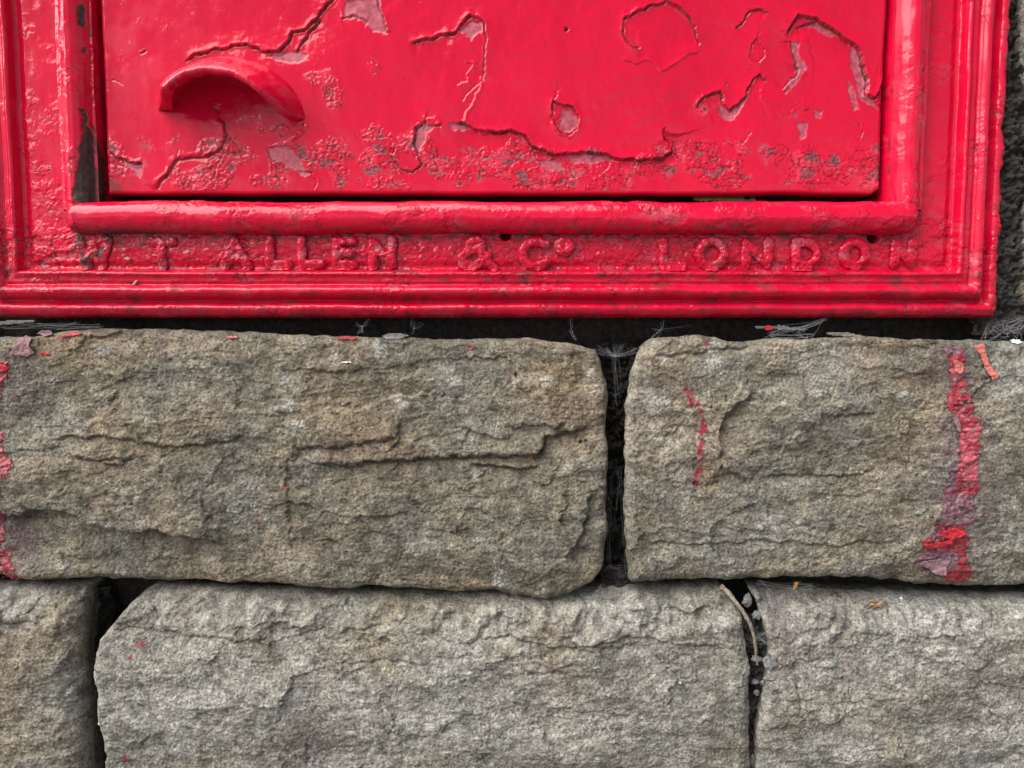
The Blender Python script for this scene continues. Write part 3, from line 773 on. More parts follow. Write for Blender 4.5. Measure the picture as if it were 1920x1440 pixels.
def frame():
    ax = axis(XL - 1, XR + 1, R(-30, 300)[0], R(1925, 300)[0], 2.0)
    az = axis(ZB - 1, ZT + 1, R(0, 620)[1], R(0, -25)[1], 2.0)
    X, Z = np.meshgrid(ax, az)
    h, t, rough, d = frame_height(X, Z)
    # exposed old coats and grime
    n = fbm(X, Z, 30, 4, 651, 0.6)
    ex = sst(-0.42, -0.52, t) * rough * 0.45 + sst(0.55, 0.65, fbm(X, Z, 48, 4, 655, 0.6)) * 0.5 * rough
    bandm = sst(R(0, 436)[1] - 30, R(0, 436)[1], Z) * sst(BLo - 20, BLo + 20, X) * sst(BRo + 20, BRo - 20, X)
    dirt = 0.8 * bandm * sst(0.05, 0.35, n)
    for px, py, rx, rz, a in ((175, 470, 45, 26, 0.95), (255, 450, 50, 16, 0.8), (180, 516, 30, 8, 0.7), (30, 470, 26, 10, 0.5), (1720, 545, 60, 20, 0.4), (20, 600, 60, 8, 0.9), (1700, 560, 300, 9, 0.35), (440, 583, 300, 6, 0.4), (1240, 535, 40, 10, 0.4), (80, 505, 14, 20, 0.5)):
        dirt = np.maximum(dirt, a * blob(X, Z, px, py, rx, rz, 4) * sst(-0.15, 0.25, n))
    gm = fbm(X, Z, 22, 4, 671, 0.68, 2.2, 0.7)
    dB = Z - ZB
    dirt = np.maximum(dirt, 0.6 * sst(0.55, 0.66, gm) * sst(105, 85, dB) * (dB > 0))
    faded = sst(100, 60, d) * sst(-0.1, 0.3, fbm(X, Z, 60, 4, 659, 0.6)) * 0.12
    xc = (X[:-1, :-1] + X[1:, 1:]) / 2; zc = (Z[:-1, :-1] + Z[1:, 1:]) / 2
    keep = ~((xc > BLi - 2) & (xc < BRi + 2) & (zc > BAR_T - 14) & (zc < ZT - 170))
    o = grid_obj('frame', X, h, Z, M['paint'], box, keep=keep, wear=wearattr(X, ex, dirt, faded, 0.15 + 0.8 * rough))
    return o
frame_o = frame()

def side_bead(left):
    """upright bead beside the door: steep outer side, flat crown, rounded inner side that drops behind the door edge"""
    xo, xi = (BLo, BLi) if left else (BRo, BRi)
    wdt = abs(xi - xo)
    u = np.linspace(0, 1, 60)
    prof_x = np.array([0, 0.03, 0.09, 0.18, 0.3, 0.42, 0.55, 0.68, 0.80, 0.90, 0.97, 1.0, 1.0])
    prof_h = np.array([-8, 8, 17, 19, 24, 28, 27, 22, 12, 0, -15, -30, -75])
    s = np.linspace(0, 12, 66)
    px = np.interp(s, np.arange(13), prof_x); ph = np.interp(s, np.arange(13), prof_h)
    az = axis(BAR_T - 16, ZT - 172, R(0, 420)[1], R(0, -25)[1], 2.0)
    U, Z = np.meshgrid(px, az); Hb = np.broadcast_to(ph, U.shape)
    X = xo + np.sign(xi - xo) * U * wdt
    sgn = 1 if left else -1
    k = 700 if left else 730
    arc = np.broadcast_to(s * 7, U.shape)
    ck, t = crackle(arc + k, Z, k, 34, 0.8)
    rg = np.clip(0.25 + 0.8 * fbm(arc, Z, 80, 3, k + 9) + 0.4 * sst(R(0, 150)[1], R(0, 370)[1], Z), 0, 1)
    dn = ck * rg + 1.4 * fbm(arc, Z, 45, 3, k + 11, 0.5, 0.7, 2.0) + 1.2 * lumps(arc, Z, k + 5, 20) * rg
    # side wobble so the bead is not machine straight
    X = X + 1.5 * fbm(Z, Z * 0 + k, 130, 2, k) + np.where(U > 0.8, -sgn * dn * 0.7, 0)
    H = Hb + np.where(U < 0.95, dn, 0)
    chip = np.zeros_like(X)
    if left:
        # positions of the bare-iron chips measured on the photo
        hx = X * (F * CT) / (F * CT - H); hz = F * ST + (Z - F * ST) * (F * CT) / (F * CT - H)
        nx = hx + 4 * fbm(X, Z, 14, 3, 770, 0.6); nz = hz + 4 * fbm(X, Z, 14, 3, 773, 0.6)
        for c in [RP(q) for q in ([(148, 205), (163, 205), (163, 232), (185, 262), (194, 300), (200, 380), (136, 380), (141, 330), (148, 300), (146, 268), (156, 258), (152, 225)],
                                  [(145, 12), (158, 8), (158, 52), (146, 46)], [(153, 88), (163, 90), (160, 100), (152, 98)])]:
            chip = np.maximum(chip, polymask(nx, nz, c, 3))
        for c in [RP([(128, 292), (140, 290), (146, 320), (138, 332), (126, 325)])]:
            chip = np.maximum(chip, 0.5 * polymask(nx, nz, c, 4) * (fbm(X, Z, 9, 2, 777) > 0))
        H = H - 2.0 * chip * (U < 0.9)
    ex = 0.2 * sst(-0.42, -0.55, t) * rg
    order = slice(None) if left else slice(None, None, -1)
    o = grid_obj('side_bead', X[:, order], H[:, order], Z[:, order], M['paint'], box, wear=wearattr(X, ex, chip, 0.12 * sst(0.1, 0.5, fbm(arc, Z, 50, 3, k + 20)), 0.5 * rg)[:, order])
    o['label'] = 'left bead, chipped to bare dark iron near its foot' if left else 'right bead, glossy red'
side_bead(True); side_bead(False)

def bottom_bead():
    """rolled bar below the door with rounded ends"""
    xa = R(120, 405, 16)[0]; xb = R(1726, 410, 16)[0]
    zc = (BAR_T + BAR_B) / 2; r = (BAR_T - BAR_B) / 2
    ax = np.arange(xa, xb + 1, 2.0)
    an = np.linspace(math.radians(-100), math.radians(100), 52)
    X, An = np.meshgrid(ax, an)
    # end taper as a quarter round
    e = np.minimum(X - xa, xb - X)
    k = np.where(e < 26, np.sqrt(np.clip(1 - (1 - e / 26.0) ** 2, 0, 1)), 1.0)
    arc = An * r
    ck, t = crackle(X, arc + 300, 800, 36, 0.75)
    rg = np.clip(0.35 + 0.8 * fbm(X, arc, 110, 3, 811) + 0.25 * sst(R(1000, 0)[0], R(1700, 0)[0], X), 0.08, 1.1)
    dn = ck * rg - 1.0 + 1.8 * fbm(X, arc, 90, 3, 813, 0.5, 2.0, 0.8) + 0.9 * fbm(X, arc, 16, 2, 817) * rg
    rad = (r + dn) * (0.25 + 0.75 * k)
    Zz = zc + rad * np.sin(An) + 2.2 * fbm(X, X * 0, 260, 2, 819)
    H = 5 + rad * 1.1 * np.cos(An) * (0.15 + 0.85 * k)
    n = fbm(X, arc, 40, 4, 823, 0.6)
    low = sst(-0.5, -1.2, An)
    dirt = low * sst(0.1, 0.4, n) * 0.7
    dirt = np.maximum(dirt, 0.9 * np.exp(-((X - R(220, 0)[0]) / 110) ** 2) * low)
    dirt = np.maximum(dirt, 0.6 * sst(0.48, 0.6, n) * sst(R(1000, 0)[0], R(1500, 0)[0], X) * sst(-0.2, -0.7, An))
    ex = 0.6 * sst(-0.42, -0.55, t) * rg
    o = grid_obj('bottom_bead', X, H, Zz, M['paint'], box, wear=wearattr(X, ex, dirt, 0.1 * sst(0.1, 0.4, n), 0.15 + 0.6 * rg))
bottom_bead()

# ---- door with its broken paint coats
D_RAISE = []   # (points, lift above, reach, drop below, reach, groove, width)
def L(*p): return RP(p, DOOR_H)
CR = [
 (L((345, 118), (365, 103), (400, 95), (440, 85), (465, 82), (490, 95), (525, 97), (537, 80), (550, 62), (572, 55), (590, 38), (602, 20), (615, 4), (635, -12)), 2.2, 10, 2.6, 26, 2.6, 2.2),
 (L((553, 98), (565, 80), (578, 62), (590, 46), (600, 34)), 1.5, 8, 2.0, 14, 2.0, 2.0),
 (L((640, 34), (662, 28), (690, 38)), 1.5, 8, 1.5, 10, 1.5, 2), (L((708, -6), (714, 22), (721, 42), (729, 62)), 2.2, 7, 1.0, 12, 1.6, 2),
 (L((764, 81), (800, 73), (830, 66), (857, 60), (866, 43), (881, 27), (896, 33), (909, 48), (913, 72), (910, 100), (909, 130), (905, 156)), 2.4, 10, 2.6, 22, 2.4, 2.2),
 (L((905, 156), (893, 180), (888, 195), (874, 207), (872, 230)), 1.6, 4, 1.4, 4, -1.2, 2.0),
 (L((868, 115), (890, 118), (876, 140), (880, 155), (856, 163)), 0.8, 4, 0.8, 4, -1.2, 2.0),
 (L((902, 152), (885, 168), (875, 180), (866, 192)), 1.2, 5, 1.2, 6, 1.2, 2.0),
 (L((1036, 220), (1034, 205), (1038, 190), (1050, 197), (1074, 199), (1085, 220), (1081, 245), (1068, 256), (1048, 246), (1036, 222)), 3.0, 6, 2.6, 14, 1.8, 2.0),
 (L((1205, 88), (1190, 92), (1175, 80), (1166, 62), (1170, 38), (1195, 22), (1220, 12), (1250, 4), (1275, 14), (1295, 34), (1308, 60), (1313, 92)), 2.4, 8, 2.2, 22, 2.0, 2.0),
 (L((1165, 110), (1190, 119), (1215, 112), (1240, 132), (1270, 117), (1290, 102), (1313, 92)), 1.0, 8, 1.0, 8, -1.0, 2.5),
 (L((1380, 55), (1392, 38), (1405, 20), (1428, 18), (1441, 27)), 1.6, 8, 1.8, 14, 1.8, 2.0),
 (L((1404, 108), (1410, 85), (1419, 67), (1430, 85), (1433, 105), (1421, 119), (1404, 108)), 1.6, 6, 1.6, 10, 1.5, 2.0),
 (L((1474, 70), (1482, 46), (1495, 30), (1530, 34), (1560, 55), (1590, 76), (1610, 90), (1621, 120), (1625, 150), (1629, 176), (1640, 186), (1650, 166), (1662, 138)), 3.2, 12, 4.2, 34, 3.2, 2.4),
 (L((1494, 52), (1505, 45), (1530, 38)), 1.5, 8, 2.5, 12, 2, 2),
 (L((1502, 128), (1494, 140), (1480, 157), (1466, 168)), 3.2, 9, 3.0, 16, 2.0, 2.2), (L((1482, 72), (1488, 95), (1494, 118), (1500, 132)), 1.0, 10, 2.6, 14, 1.6, 2.0),
 (L((1304, 204), (1314, 187), (1335, 175), (1350, 171), (1357, 190), (1370, 206), (1386, 194), (1400, 176), (1410, 150), (1425, 140), (1441, 156)), 2.4, 9, 2.8, 22, 2.4, 2.2),
 (L((850, 232), (875, 235), (905, 246), (935, 248), (960, 244), (985, 255), (1000, 275), (1020, 284), (1045, 290), (1090, 286), (1130, 289), (1160, 297), (1200, 300), (1235, 296), (1259, 290), (1261, 276), (1246, 260), (1241, 246), (1252, 236)), 3.2, 12, 4.6, 30, 3.4, 2.4),
 (L((786, 292), (775, 270), (778, 240), (793, 230)), 2.5, 6, 1.5, 12, 2.0, 2.0), (L((742, 278), (738, 300), (754, 317), (775, 323), (790, 309), (786, 292)), 1.2, 6, 2.5, 12, 1.8, 2.0),
 (L((793, 230), (797, 222), (800, 232), (815, 236), (826, 234)), 2.2, 6, 2.0, 12, 1.4, 2.0),
 (L((396, 198), (410, 214), (424, 234), (426, 252), (416, 278), (392, 294), (362, 298), (337, 300), (321, 318), (306, 338), (289, 362)), -1.5, 10, -3.4, 16, 2.4, 2.2),
 (L((432, 254), (422, 288), (407, 314), (402, 336)), 1.2, 6, 1.2, 8, 1.6, 2.0),
 (L((203, 284), (224, 297), (250, 304), (269, 305)), 2.2, 8, 3.0, 18, 2.2, 2.0), (L((337, 282), (332, 300)), 0.8, 5, 0.8, 5, 1.5, 1.8),
 (L((577, 236), (560, 252), (545, 262), (528, 275)), 2.6, 5, 2.0, 8, -1.0, 2.0), (L((560, 318), (585, 322), (594, 340), (590, 358)), 1.6, 6, 1.4, 8, 1.2, 2.0),
 (L((262, 100), (272, 92)), 1, 3, 1, 3, 1.6, 1.6), (L((210, 148), (222, 150), (230, 158)), 0.4, 3, 0.4, 3, 1.4, 1.5),
 (L((1410, 245), (1400, 262), (1388, 276)), 0.8, 6, 1.0, 6, 1.2, 1.8), (L((1612, 228), (1618, 245), (1612, 262)), 1.5, 5, 1.5, 7, 1.5, 1.8),
]
EXP = [L((498, 105), (555, 94), (577, 100), (562, 118), (540, 120)), L((648, 4), (700, -12), (712, -4), (716, 25), (724, 56), (700, 62), (688, 42), (645, 31)),
 L((866, 56), (880, 36), (895, 42), (905, 58), (892, 62), (882, 76), (874, 66)), L((1050, 206), (1066, 204), (1080, 218), (1080, 240), (1066, 250), (1049, 240)),
 L((1596, 88), (1612, 96), (1622, 130), (1628, 175), (1640, 192), (1644, 205), (1628, 200), (1612, 180), (1603, 150), (1598, 118)), L((1486, 76), (1500, 80), (1502, 110), (1512, 130), (1500, 142), (1485, 170), (1468, 178), (1478, 160), (1498, 132), (1488, 108)),
 L((1500, 45), (1530, 40), (1570, 68), (1560, 72), (1525, 50)), L((1352, 192), (1372, 210), (1402, 180), (1406, 176), (1390, 205), (1376, 226), (1360, 224), (1346, 210)),
 L((778, 240), (795, 224), (814, 236), (800, 250), (791, 272), (783, 287), (775, 265)), L((842, 232), (872, 234), (880, 242), (866, 246), (850, 244)), L((223, 299), (268, 306), (266, 332), (248, 316)),
 L((498, 278), (540, 272), (562, 298), (582, 326), (570, 332), (540, 312), (508, 300)), L((1495, 228), (1512, 228), (1512, 258), (1498, 262)), L((1062, 290), (1130, 292), (1160, 300), (1110, 304), (1070, 302)),
 L((1530, 208), (1542, 210), (1540, 222), (1530, 222)), L((1010, 300), (1040, 300), (1060, 316), (1030, 322), (1015, 312)), L((1590, 150), (1602, 160), (1610, 205), (1600, 205))]
def door_height(X, Z):
    h = np.full(X.shape, float(DOOR_H))
    # rounded door edges
    q = np.clip(1 - np.minimum(np.minimum(X - DXL, DXR - X), Z - DZB) / 9.0, 0, 1)
    h = h - 9 * (1 - np.sqrt(np.clip(1 - q ** 2, 0, 1)))
    h = h + 3.2 * fbm(X, Z, 300, 2, 901) + 1.3 * fbm(X, Z, 80, 2, 903, 0.5, 1.0, 1.3) + 0.32 * fbm(X, Z, 22, 3, 905)
    # drips and blisters
    h = h + 2.0 * lumps(X, Z, 907, 32) * sst(-0.1, 0.4, fbm(X, Z, 200, 2, 909)) * 0.35
    jx = 3.0 * fbm(X, Z, 26, 4, 911, 0.62); jz = 3.0 * fbm(X, Z, 26, 4, 913, 0.62)
    cd = np.zeros_like(X)
    for pts, up, lup, dn, ldn, gr, gw in CR:
        d, t = polydist(X + jx, Z + jz, pts, max(lup, ldn) * 3 + 10)
        e = sst(0, 0.06, t) * sst(1, 0.94, t)
        # coats end raggedly: a second, fainter edge runs just inside the first
        k = sst(-1.0, 1.0, d); k2 = sst(-1.3, 1.3, d + 5 + 4 * fbm(X, Z, 22, 2, 915))
        if gr > 1.5: cd = np.maximum(cd, e * np.exp(-((d + 0.8) / 1.7) ** 2))
        h = h + e * (np.abs(d) < 900) * (1.15 * up * k * np.exp(-np.abs(d) / lup) - 1.2 * dn * (1 - k) * np.exp(-np.abs(d) / ldn) * (0.5 + 0.5 * (1 - k2)) - 1.5 * gr * np.exp(-((d + 1.0) / (0.65 * gw)) ** 2))
    # the hollow behind the finger pull
    cx, cz = R(432, 168, DOOR_H)
    q2 = ((X - cx) / 122.0) ** 2 + ((Z - cz) / np.where(Z > cz, 46.0, 76.0)) ** 2
    h = h - 6 * np.clip(1 - q2, 0, 1) ** 2
    ex = np.zeros_like(X)
    for p in EXP:
        m = polymask(X + 1.2 * jx, Z + 1.2 * jz, p, 2.5)
        ex = np.maximum(ex, m); h = h - 1.6 * m
    # scaly zone along the foot of the door and right of the pull
    z1 = R(0, 235)[1]; z0 = R(0, 300)[1]
    zone = sst(z1, z0, Z) * sst(DZB + 4, DZB + 18, Z)
    zone = zone * np.clip(0.35 + 1.3 * fbm(X, Z, 100, 3, 917), 0, 1)
    for px, py, rx, rz, a in ((600, 170, 45, 45, .8), (690, 140, 40, 30, .6), (760, 300, 90, 50, 1), (600, 320, 130, 35, 1), (420, 320, 130, 30, .8), (300, 270, 80, 30, .3), (1000, 320, 130, 30, 1), (1380, 310, 130, 40, 1), (1560, 310, 90, 40, .9), (1330, 200, 40, 25, .6), (1150, 310, 120, 30, 1), (690, 250, 40, 60, .5), (1480, 200, 40, 20, .7), (500, 240, 60, 30, .5)):
        zone = np.maximum(zone, a * blob(X, Z, px, py, rx, rz, DOOR_H) * np.clip(0.5 + 1.3 * fbm(X, Z, 60, 3, 919), 0, 1))
    zone = zone * (1 - ex)
    ck, t = crackle(X, Z, 930, 24, 1.2)
    act = sst(0.12, 0.45, zone)
    h = h + 0.38 * (ck - 1.6) * act * np.clip(zone * 1.1, 0, 1) + act * 0.9 * fbm(X, Z, 6, 2, 941)
    ex = np.maximum(ex, 0.8 * act * sst(-0.42, -0.52, t))
    fd = 0.6 * act * sst(0.1, 0.4, fbm(X, Z, 40, 3, 943)) + 0.5 * blob(X, Z, 250, 80, 90, 130, DOOR_H) * sst(-0.3, 0.3, fbm(X, Z, 60, 3, 945)) + 0.7 * blob(X, Z, 1640, 345, 40, 25, DOOR_H)
    ex = np.maximum(ex, 0.25 * blob(X, Z, 480, 205, 80, 20, DOOR_H) * sst(-0.2, 0.2, fbm(X, Z, 30, 3, 947)))
    dirt = 0.6 * act * sst(-0.52, -0.62, t)
    dirt = np.maximum(dirt, 0.85 * cd * sst(-0.45, 0.1, fbm(X, Z, 20, 3, 953)))
    for px, py, rx, rz in ((1650, 330, 14, 60), (215, 350, 30, 20)):
        dirt = np.maximum(dirt, 0.6 * blob(X, Z, px, py, rx, rz, DOOR_H) * sst(-0.1, 0.3, fbm(X, Z, 24, 3, 949)))
    cx, cz = R(1062, 55, DOOR_H)
    h = h - 5 * sst(4.5, 2, np.hypot(X - cx, Z - cz))
    dirt = np.maximum(dirt, sst(4.5, 2, np.hypot(X - cx, Z - cz)))
    return h, ex, dirt, fd, np.clip(0.85 * act + 0.05, 0, 1)
def door():
    ax = np.arange(DXL, DXR + 0.1, (DXR - DXL) / 790.0)
    az = axis(DZB, ZT - 180, DZB, R(0, -25)[1], 1.85)
    X, Z = np.meshgrid(ax, az)
    # bottom right corner is rounded off and the lower edge is a little uneven
    h, ex, dirt, fd, dns = door_height(X, Z)
    sagz = 2.0 * fbm(X, X * 0, 200, 3, 961) * sst(DZB + 40, DZB, Z)
    corner = 9 * sst(DXR - 20, DXR, X) * sst(DZB + 24, DZB, Z)
    Z2 = Z + sagz + corner
    ext = np.array([60, 30, 12.0])
    n = 3
    X3 = np.pad(X, ((n, 0), (n, n)), mode='edge'); Z3 = np.pad(Z2, ((n, 0), (n, n)), mode='edge')
    e_x = np.concatenate([ext, np.zeros(len(ax)), ext[::-1]]); e_z = np.concatenate([ext, np.zeros(len(az))])
    H3 = np.pad(h, ((n, 0), (n, n)), mode='edge') - np.maximum(*np.meshgrid(e_x, e_z))
    wr = np.pad(wearattr(X, ex, dirt, fd, dns), ((n, 0), (n, n), (0, 0)), mode='edge')
    return grid_obj('door', X3, H3, Z3, M['paint'], box, wear=wr)
door_o = door()
door_o['label'] = 'red door with flaking paint and a hooded finger pull'

def pull():
    """arched hood for the fingers, cast on the door"""
    p = np.array([(300, 212), (299, 190), (308, 163), (330, 139), (365, 119), (405, 110), (440, 111), (480, 120), (515, 138), (545, 164), (563, 193), (574, 228)], float)
    c = RP(p, DOOR_H)
    Lc = np.concatenate([[0], np.cumsum(np.hypot(*(c[1:] - c[:-1]).T))])
    s = np.arange(0, Lc[-1], 2.0)
    # smooth the path
    px = np.interp(s, Lc, c[:, 0]); pz = np.interp(s, Lc, c[:, 1])
    ker = np.hanning(25); ker /= ker.sum()
    px = np.convolve(np.pad(px, 12, mode='edge'), ker, 'valid'); pz = np.convolve(np.pad(pz, 12, mode='edge'), ker, 'valid')
    tx = np.gradient(px); tz = np.gradient(pz); nn = np.hypot(tx, tz) + 1e-9
    nx, nz = tz / nn, -tx / nn                      # points inwards (right of the direction)
    f = s / s[-1]
    # section: (inwards, out); the hood is deepest at its left half and thins to the right
    sec = np.array([(-7, -8), (-3, 2), (3, 12), (10, 24), (18, 36), (24, 46), (32, 58), (40, 64), (47, 62), (49, 53), (42, 38), (30, 16), (22, -12)], float)
    k = np.linspace(0, 12, 44)
    si = 1.15 * np.interp(k, np.arange(13), sec[:, 0]); so = np.interp(k, np.arange(13), sec[:, 1])
    ker2 = np.hanning(7); ker2 /= ker2.sum()
    si[3:-3] = np.convolve(si, ker2, 'valid'); so[3:-3] = np.convolve(so, ker2, 'valid')
    end = np.minimum(np.sqrt(np.clip(1 - (1 - np.clip(f / 0.13, 0, 1)) ** 2, 0, 1)), np.sqrt(np.clip(1 - (1 - np.clip((1 - f) / 0.22, 0, 1)) ** 2, 0, 1)))
    wid = (0.45 + 0.55 * end) * (1.05 - 0.25 * f)
    out = (0.05 + 0.95 * end) * (1.55 - 0.35 * f)
    SI = si[None, :] * wid[:, None]; SO = np.where(so > 0, so[None, :] * out[:, None], so[None, :])
    X = px[:, None] + nx[:, None] * SI; Z = pz[:, None] + nz[:, None] * SI
    arc = np.broadcast_to(k * 5, X.shape); sl = np.broadcast_to(s[:, None], X.shape)
    ck, t = crackle(sl, arc, 980, 30, 0.7)
    rg = np.clip(0.3 + 0.9 * fbm(sl, arc, 60, 3, 985), 0, 1)
    H = DOOR_H + SO + (so[None, :] > 3) * (ck * rg + 1.2 * fbm(sl, arc, 40, 3, 987))
    wr = wearattr(X, 0.5 * sst(-0.25, -0.42, t) * rg, 0, 0.4 * sst(0.1, 0.4, fbm(sl, arc, 30, 3, 989)) * (so[None, :] > 15))
    V = np.stack([X.ravel(), H.ravel(), Z.ravel()], 1)
    fcs = grid_faces(X.shape[1], X.shape[0])
    o = mesh_obj('finger_pull', V, fcs, M['paint'], door_o, True, {'wear': wr.reshape(-1, 4)})
pull()

# dark iron casing behind the frame: closes the gap round the door
def casing():
    x0, x1, z0, z1 = XL + 24, XR - 24, ZB + 18, ZT - 20
    Vv = []; fc = []
    V = np.array([(x0, -14, z0), (x1, -14, z0), (x1, -14, z1), (x0, -14, z1), (x0, -900, z0), (x1, -900, z0), (x1, -900, z1), (x0, -900, z1),
                  (BLi - 14, -72, DZB - 26), (BRi + 14, -72, DZB - 26), (BRi + 14, -72, z1), (BLi - 14, -72, z1)], float)
    f = [(0, 4, 5, 1), (1, 5, 6, 2), (3, 2, 6, 7), (0, 3, 7, 4), (4, 7, 6, 5), (8, 9, 10, 11)]
    mesh_obj('casing', V, f, M['iron'], box, False)
casing()

# ---- raised maker's lettering
def ell(cx, cz, rx, rz, a0=0, a1=360, n=16):
    a = np.radians(np.linspace(a0, a1, n)); return [(cx + rx * math.cos(t), cz - rz * math.sin(t)) for t in a]
T0, T1 = 450, 499
LET = [
 ('W', 0.6, [[(148, T0), (160, T1), (174, 462), (188, T1), (202, T0)]]),
 ('T', 0.7, [[(282, 453), (322, 453)], [(302, 453), (303, T1)]]),
 ('A', 0.8, [[(420, T1), (440, 452), (464, T1)], [(430, 484), (456, 484)]]),
 ('L', 1.1, [[(507, T0), (505, T1 - 2), (540, T1 - 2)]]),
 ('L', 1.1, [[(566, T0), (566, T1 - 3), (602, T1 - 3)]]),
 ('E', 1.0, [[(662, 452), (630, 452), (630, T1 - 2), (662, T1 - 2)], [(630, 474), (654, 474)]]),
 ('N', 0.95, [[(699, T1), (699, 454), (735, T1 - 3), (735, T0)]]),
 ('ampersand', 1.0, [ell(892, 459, 12, 9, -200, 160, 14) , [(884, 466), (866, 482), (868, 496), (890, 499), (908, 488), (914, 480)], [(900, 468), (912, 488), (926, 500)]]),
 ('C', 1.15, [ell(1006, 476, 26, 23, 48, 318, 20)]),
 ('o', 0.9, [ell(1058, 462, 11, 10, 0, 360, 14)]),
 ('L', 1.0, [[(1243, T0 + 2), (1245, T1), (1281, T1)]]),
 ('O', 1.15, [ell(1334, 476, 23, 24, 0, 360, 22)]),
 ('N', 0.75, [[(1399, T1 - 2), (1399, 454), (1440, T1 - 3), (1442, T0 + 2)]]),
 ('D', 1.1, [[(1492, 454), (1492, 499)], [(1492, 454), (1516, 455), (1531, 468), (1532, 484), (1518, 498), (1492, 499)]]),
 ('O', 0.9, [ell(1603, 476, 21, 22, 0, 360, 22)]),
 ('N', 0.7, [[(1679, T1 - 4), (1679, 458), (1710, T1 - 6), (1712, 456)]]),
]
def letters():
    for i, (ch, amp, strokes) in enumerate(LET):
        sts = [RP(s, 5) for s in strokes]
        allp = np.vstack(sts); lo = allp.min(0) - 14; hi = allp.max(0) + 14
        X, Z = np.meshgrid(np.arange(lo[0], hi[0], 1.5), np.arange(lo[1], hi[1], 1.5))
        jx = 1.6 * fbm(X, Z, 18, 3, 1001 + i); jz = 1.6 * fbm(X, Z, 18, 3, 1031 + i)
        d = np.full(X.shape, 99.0)
        for s in sts:
            dd, _ = polydist(X + jx, Z + jz, s, 30); d = np.minimum(d, np.abs(dd))
        w = 8.4
        base, t, rough, _ = frame_height(X, Z)
        dome = np.sqrt(np.clip(1 - (d / (w + 1.5)) ** 2, 0, 1))
        H = base - 1.0 + 11.5 * amp * dome ** 0.7 + 1.0 * fbm(X, Z, 8, 2, 1061 + i)
        kv = d < w + 1.4
        keep = kv[:-1, :-1] & kv[1:, :-1] & kv[:-1, 1:] & kv[1:, 1:]
        ex = 0.7 * sst(-0.2, -0.4, t)
        n = fbm(X, Z, 30, 4, 651, 0.6)
        drt = (0.85 if i == 0 else 0.35 if i == 1 else 0.0) * sst(-0.1, 0.3, n)
        o = grid_obj('letter', X, H, Z, M['paint'], frame_o, keep=keep, wear=wearattr(X, ex, drt, 0.1, 0.5))
        o['label'] = ('raised ampersand' if len(ch) > 1 else 'raised letter ' + ch)
letters()

# ------------------------------------------------------------------ small things
def P3(px, py, h):
    x, z = R(px, py, h); return np.array([x, h, z])
def surf(st, px, py, up=1.5):
    """where the sight line through a photo pixel meets the stone"""
    hs_ = np.arange(70.0, -110.0, -1.0)
    x, z = R(np.full(hs_.shape, px), np.full(hs_.shape, py), hs_)
    hit = np.where(st.height(x, z) >= hs_)[0]
    h = hs_[hit[0]] if len(hit) else st.face
    x, z = R(px, py, h)
    return np.array([float(x), h + up, float(z)])
rnd = random.Random(5)
def cobweb(anchors, label, n=14, spread=10, rad=0.55, seed=0, hub=None):
    """fine silk: sagging strands between anchor points, with side threads"""
    r = random.Random(seed); B_ = Bag()
    pts = [P3(*a) for a in anchors]
    for k in range(int(n * 1.5)):
        a = pts[r.randrange(len(pts))]; b = pts[r.randrange(len(pts))] if hub is None else P3(*hub)
        if a is b: continue
        j = lambda: np.array([r.uniform(-spread, spread), r.uniform(-6, 6), r.uniform(-spread, spread) * 0.7])
        p, q = a + j(), b + j() * (0.25 if hub else 1)
        m = 7; t = np.linspace(0, 1, m)[:, None]
        bow = np.array([r.uniform(-3, 3), r.uniform(-3, 3), -r.uniform(-1, 4)])
        C_ = p + (q - p) * t + bow * (4 * t * (1 - t)) + np.array([[r.uniform(-.5, .5) for _ in range(3)] for _ in range(m)])
        B_.add(*tube(C_, rad * r.uniform(0.15, 0.38), 3))
    o = B_.obj('cobweb', M['web'])
    tag(o, label, 'cobweb', 'cobwebs in the joints')
    return o
cobweb([(672, 598, -8), (690, 602, -12), (676, 622, 0), (700, 624, 0), (664, 606, -20)], 'cobweb in the gap under the box below the letter N', 8, 6, 0.55, 1, hub=(680, 612, -4))
cobweb([(775, 598, -8), (790, 605, -14), (772, 624, 0), (800, 612, -10)], 'small cobweb below the box right of the whitish patch', 6, 5, 0.5, 2, hub=(776, 616, -2))
cobweb([(1072, 596, -8), (1082, 640, -4), (1070, 618, -20)], 'single hanging cobweb threads left of the open joint', 5, 4, 0.45, 3)
cobweb([(1118, 652, -10), (1195, 655, -10), (1160, 648, -30), (1140, 655, -30)], 'tent-like cobweb over the top of the open joint', 26, 9, 0.5, 4, hub=(1154, 668, -14))
cobweb([(1154, 668, -14), (1158, 720, -24), (1150, 745, -26), (1163, 735, -20), (1156, 765, -30)], 'cobweb strands hanging down inside the open joint', 14, 7, 0.45, 5)
cobweb([(1140, 900, -24), (1165, 880, -18), (1150, 960, -26), (1164, 1000, -20), (1140, 1060, -20), (1166, 1075, -14), (1172, 1060, -10)], 'fine cobweb low inside the open joint', 12, 9, 0.4, 6)
cobweb([(1225, 612, -20), (1245, 600, -10), (1290, 606, -14), (1230, 632, -2), (1210, 640, -4), (1262, 624, -10)], 'cobweb at the top left corner of the right stone', 10, 8, 0.45, 7, hub=(1240, 618, -8))
cobweb([(1470, 612, -4), (1492, 618, 0), (1512, 636, 4), (1440, 628, 0), (1548, 600, -6), (1520, 630, 2)], 'thick white cobweb with a red paint fleck under the box', 20, 7, 0.7, 8)
cobweb([(1878, 606, -4), (1912, 612, 4), (1850, 630, 4), (1900, 632, 8), (1865, 612, -6), (1925, 596, 0)], 'dense cobweb by the bottom right corner of the box', 34, 14, 0.55, 9)
